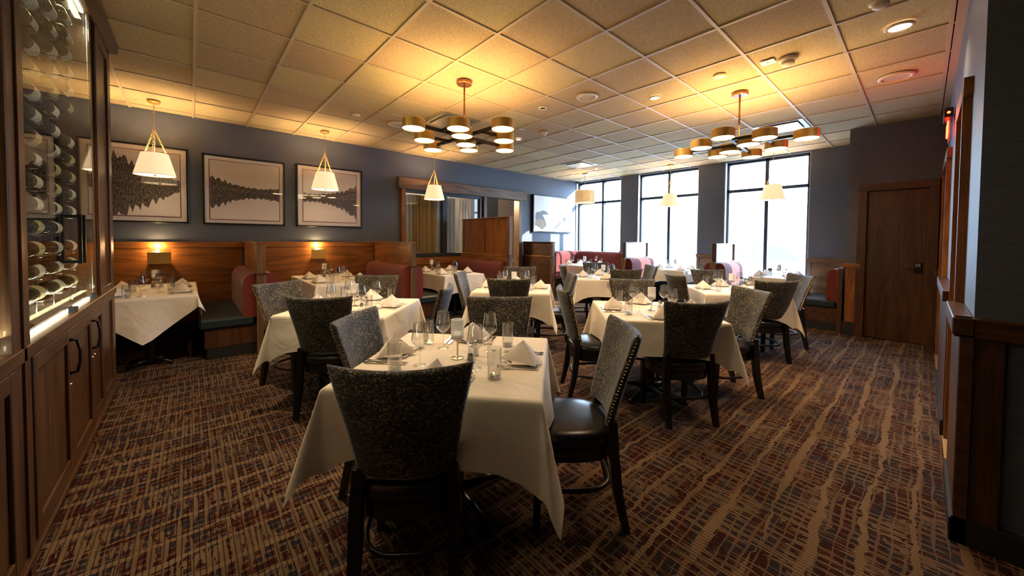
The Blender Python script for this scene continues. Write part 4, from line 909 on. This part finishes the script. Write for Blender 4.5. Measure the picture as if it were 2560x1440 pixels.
# doors below
def cdoor(a,b_,hy=None,keys=(),lab=None):
    d_=MB(); o=cp((X0-.02,a+.003,.135),(X0-.004,b_-.003,.895),'cabinet_door',CZ,bev=.002)
    def dp(p,q,n,m_): return part(B((p[0],p[1]+OY,p[2]),(q[0],q[1]+OY,q[2]),.003),n,m_,o)
    s=.065
    dp((X0-.004,a+.003,.135),(X0+.010,a+s,.895),'door_stile',CZ); dp((X0-.004,b_-s,.135),(X0+.010,b_-.003,.895),'door_stile',CZ); dp((X0-.004,a+s,.135),(X0+.009,b_-s,.205),'door_rail',CY); dp((X0-.004,a+s,.825),(X0+.009,b_-s,.895),'door_rail',CY)
    if hy is not None:
        m=MB(); m.tube([(X0+.010,hy+OY,.66),(X0+.036,hy+OY,.665),(X0+.046,hy+OY,.72),(X0+.046,hy+OY,.78),(X0+.036,hy+OY,.835),(X0+.010,hy+OY,.84)],[.009,.008,.0065,.0065,.008,.009],8); part(m,'handle',GUN,o,True)
    for ky in keys: part(MB().lathe([(0,.006),(.007,.005),(.009,0)],12,c=(X0+.010,ky+OY,.60),ax='x'),'keyhole',CHROME,o,True)
cdoor(-4.19,-3.56,-3.60,(-3.60,)); cdoor(-3.56,-2.98,-3.02,(-3.02,)); cdoor(-2.98,-2.58,None,(-2.94,)); cdoor(-6.3,-5.35,None,()); cdoor(-5.35,-4.38,None,())
# glass doors and led strips
for (a,b_) in ((-4.185,-3.375),(-3.365,-2.73)): cp((X0-.016,a,.965),(X0-.010,b_,2.92),'glass_door',CABG)
cp((-.015,-4.19,.965),(-.010,-2.72,2.93),'back_glass',CABG); cp((X0-.016,-6.3,.965),(X0-.010,-4.39,2.92),'glass_door',CABG)
cp((-.02,-6.3,.955),(-.0,-4.38,2.93),'bay_back_panel',WZ)
for z in (.957,2.918): cp((X0-.045,-4.18,z),(X0-.030,-2.74,z+.008),'led_strip',LED); cp((X0-.045,-6.2,z),(X0-.030,-4.40,z+.008),'led_strip',LED)
for (hy) in (-3.42,-3.32):
    for xx in (X0+.030,X0-.052):
        m=MB(); m.bar((xx,hy+OY,1.235),(xx,hy+OY,1.515),.014,.014); m.bar((X0-.013,hy+OY,1.245),(xx,hy+OY,1.245),.012,.012); m.bar((X0-.013,hy+OY,1.505),(xx,hy+OY,1.505),.012,.012); part(m,'door_pull',GUN,wc)
cp((X0-.025,-3.40,.955),(X0+.004,-3.34,.985),'hinge_block',GUN); cp((X0-.03,-2.77,.955),(X0,-2.73,.995),'hinge_block',GUN)
for ry in (-3.10,-3.44,-3.78,-4.12): part(MB().tube([(.01,ry+.06+OY,.96),(.01,ry+.06+OY,2.93)],.004,6),'rack_rod',CHROME,wc)
for yy in (-4.17,-2.735): part(MB().tube([(X0-.02,yy+OY,.96),(X0-.02,yy+OY,2.92)],.003,5),'seal_strip',CHROME,wc)
# bottles: base towards +y, neck towards the camera
def bottle_meshes():
    pr=[(0,.0),(.034,0),(.0375,.006),(.0375,.17),(.034,.19),(.020,.215),(.0145,.235),(.0135,.285),(.0150,.288),(.0150,.296),(0,.297)]
    b=MB().lathe([(r,-z) for r,z in pr],18,ax='y').mesh('bottle_body',BOTTLE,'auto')
    # label wraps the side facing the glass (+x)
    lm=[MB().lathe([(.0382,-.030),(.0382,-.125)],14,ax='y',a0=-1.25,a1=1.25).mesh('paper_label',m_,True) for m_ in (LABELM,LABEL2)]
    cs=[MB().lathe([(.0160,-.232),(.0150,-.297),(0,-.298)],12,ax='y').mesh('foil_capsule',m_,True) for m_ in (CAP2,CAP1)]
    pg=MB().tube([(-.06,-.05,-.040),(.03,-.05,-.040),(.034,-.05,-.034)],.003,5).tube([(-.06,-.215,-.040+.016),(.018,-.215,-.024),(.022,-.215,-.018)],.003,5).mesh('support_peg',CHROME,True)
    return b,lm,cs,pg
bb,lms,css,pg=bottle_meshes()
colnm=['nearest the end panel','second from the end panel','third from the end panel','nearest the corner post']
for ci,yb in enumerate((-3.04,-3.38,-3.72,-4.06)):
    for ri in range(17):
        z=1.115+ri*.1065; 
        if (ci==0 and ri in (3,9)) : continue
        o=empty('wine_bottle',(-.622,yb+rnd.uniform(-.006,.006),z)); 
        li=1 if rnd.random()<.25 else 0; c_i=1 if rnd.random()<.3 else 0
        mk('bottle_body',bb,o); l_=mk('paper_label',lms[li],o); l_.rotation_euler=(0,R(rnd.uniform(-35,20)),0); mk('foil_capsule',css[c_i],o)
        g_=mk('support_peg',pg,o)
        ords='first second third fourth fifth sixth seventh eighth ninth tenth eleventh twelfth thirteenth fourteenth fifteenth sixteenth seventeenth'.split()
        tag(o,'wine bottle, %s label, %s from bottom, column %s'%('gold' if li else 'cream',ords[ri],colnm[ci]),'wine bottle','wine bottles racked in the cabinet')
for (yy,zz,e) in ((-3.5,2.85,2.4),(-3.5,1.02,1.3),(-5.2,2.85,2),(-5.2,1.02,1.3)):
    area('cabinet_led_light',(-.585,yy,zz),.03,1.4 if yy>-4 else 1.7,(0,0,0) if zz>2 else (PI,0,0),e,(1,.84,.45))

# ---------------------------------------------------------------- outside
OUT=plain('outdoor_paving',(.55,.56,.58),.8); 
g=struct(B((8.8,-60,-.5),(140,60,-.4)).build('ground',OUT))
def outhouse(x,y,w_,d_,h_,label,col):
    b=empty('distant_building',(x,y,-.4),0,label,'building'); WM=plain('far_wall',col,.8)
    part(B((0,-w_/2,0),(d_,w_/2,h_)),'wall',WM,b); part(B((-.3,-w_/2-.3,h_),(d_+.3,w_/2+.3,h_+.5)),'roof_fascia',plain('far_fascia',(.4,.42,.46),.8),b)
    for i in range(int(w_/4)): part(B((-.05,-w_/2+1+i*4,1),(0.02,-w_/2+3+i*4,3)),'window_pane',plain('far_window',(.25,.3,.36),.3),b)
outhouse(62,22,34,14,6.5,'pale low building far beyond the leftmost windows',(.5,.52,.56)); outhouse(80,-8,30,14,5,'hazy long building behind the parked car',(.52,.55,.6))
# parked white SUV seen through the right window
car=empty('car',(16.3,-3.2,-.4),R(66),'white SUV parked outside the right-hand window','car')
CW=plain('car_paint',(.85,.86,.88),.25,0,.6); CG=plain('car_glass',(.10,.13,.17),.1); TY=plain('tyre',(.06,.06,.065),.8)
body=[(-2.3,.45),(-2.35,.85),(-2.25,1.02),(-1.35,1.15),(-.75,1.62),(-.3,1.72),(1.4,1.72),(1.95,1.55),(2.25,1.05),(2.3,.5),(2.1,.35),(-2.1,.35)]
part(MB().prism(body,-.9,.9,'y'),'car_body',CW,car)
for s_ in (-.905,.895): part(MB().prism([(-1.2,1.12),(-.7,1.55),(-.25,1.64),(.2,1.65),(.2,1.1)],s_,s_+.012,'y'),'side_window',CG,car); part(MB().prism([(.27,1.1),(.27,1.65),(1.35,1.64),(1.75,1.45),(1.85,1.12)],s_,s_+.012,'y'),'side_window',CG,car)
part(MB().bar((-1.30,0,1.20),(-.80,0,1.60),1.6,.02,(0,1,0)),'windshield',CG,car)
for wx in (-1.45,1.45):
    for s_ in (-.88,.70):
        o=part(MB().lathe([(.22,0),(.34,0),(.36,.03),(.36,.16),(.33,.19),(.22,.19),(.22,0)],24,c=(wx,s_,.36),ax='y'),'tyre',TY,car,'auto')
        m=MB().lathe([(0,.02),(.05,.02),(.06,.16),(0,.16)],12,c=(wx,s_,.36),ax='y')
        for k in range(7):
            an=k*2*PI/7; m.bar((wx,s_+.03,.36),(wx+.22*math.cos(an),s_+.03,.36+.22*math.sin(an)),.05,.03,(0,1,0))
        part(m,'wheel_rim',CHROME,o)
for s_ in (-.6,.6): part(B((-2.36,s_-.2,.75),(-2.28,s_+.2,.9),.02),'headlamp',CHROME,car)
# bare tree
tr=empty('bare_tree',(13.2,-3.25,-.4),0,'pale bare tree outside the right-hand window','tree'); BK=plain('bark',(.42,.40,.38),.9)
part(MB().tube([(0,0,0),(.03,.02,1.6),(-.02,.05,3.2),(.06,0,5)],[.10,.085,.06,.03],8),'trunk',BK,tr,True); m=MB()
for k in range(16):
    a=k*2.4; z=1.7+k*.18; L_=1.5-k*.05; m.tube([(0,0,z),(L_*.5*math.cos(a),L_*.5*math.sin(a),z+.4),(L_*math.cos(a),L_*math.sin(a),z+1.0)],[.03,.018,.006],5)
part(m,'branches',BK,tr,True)
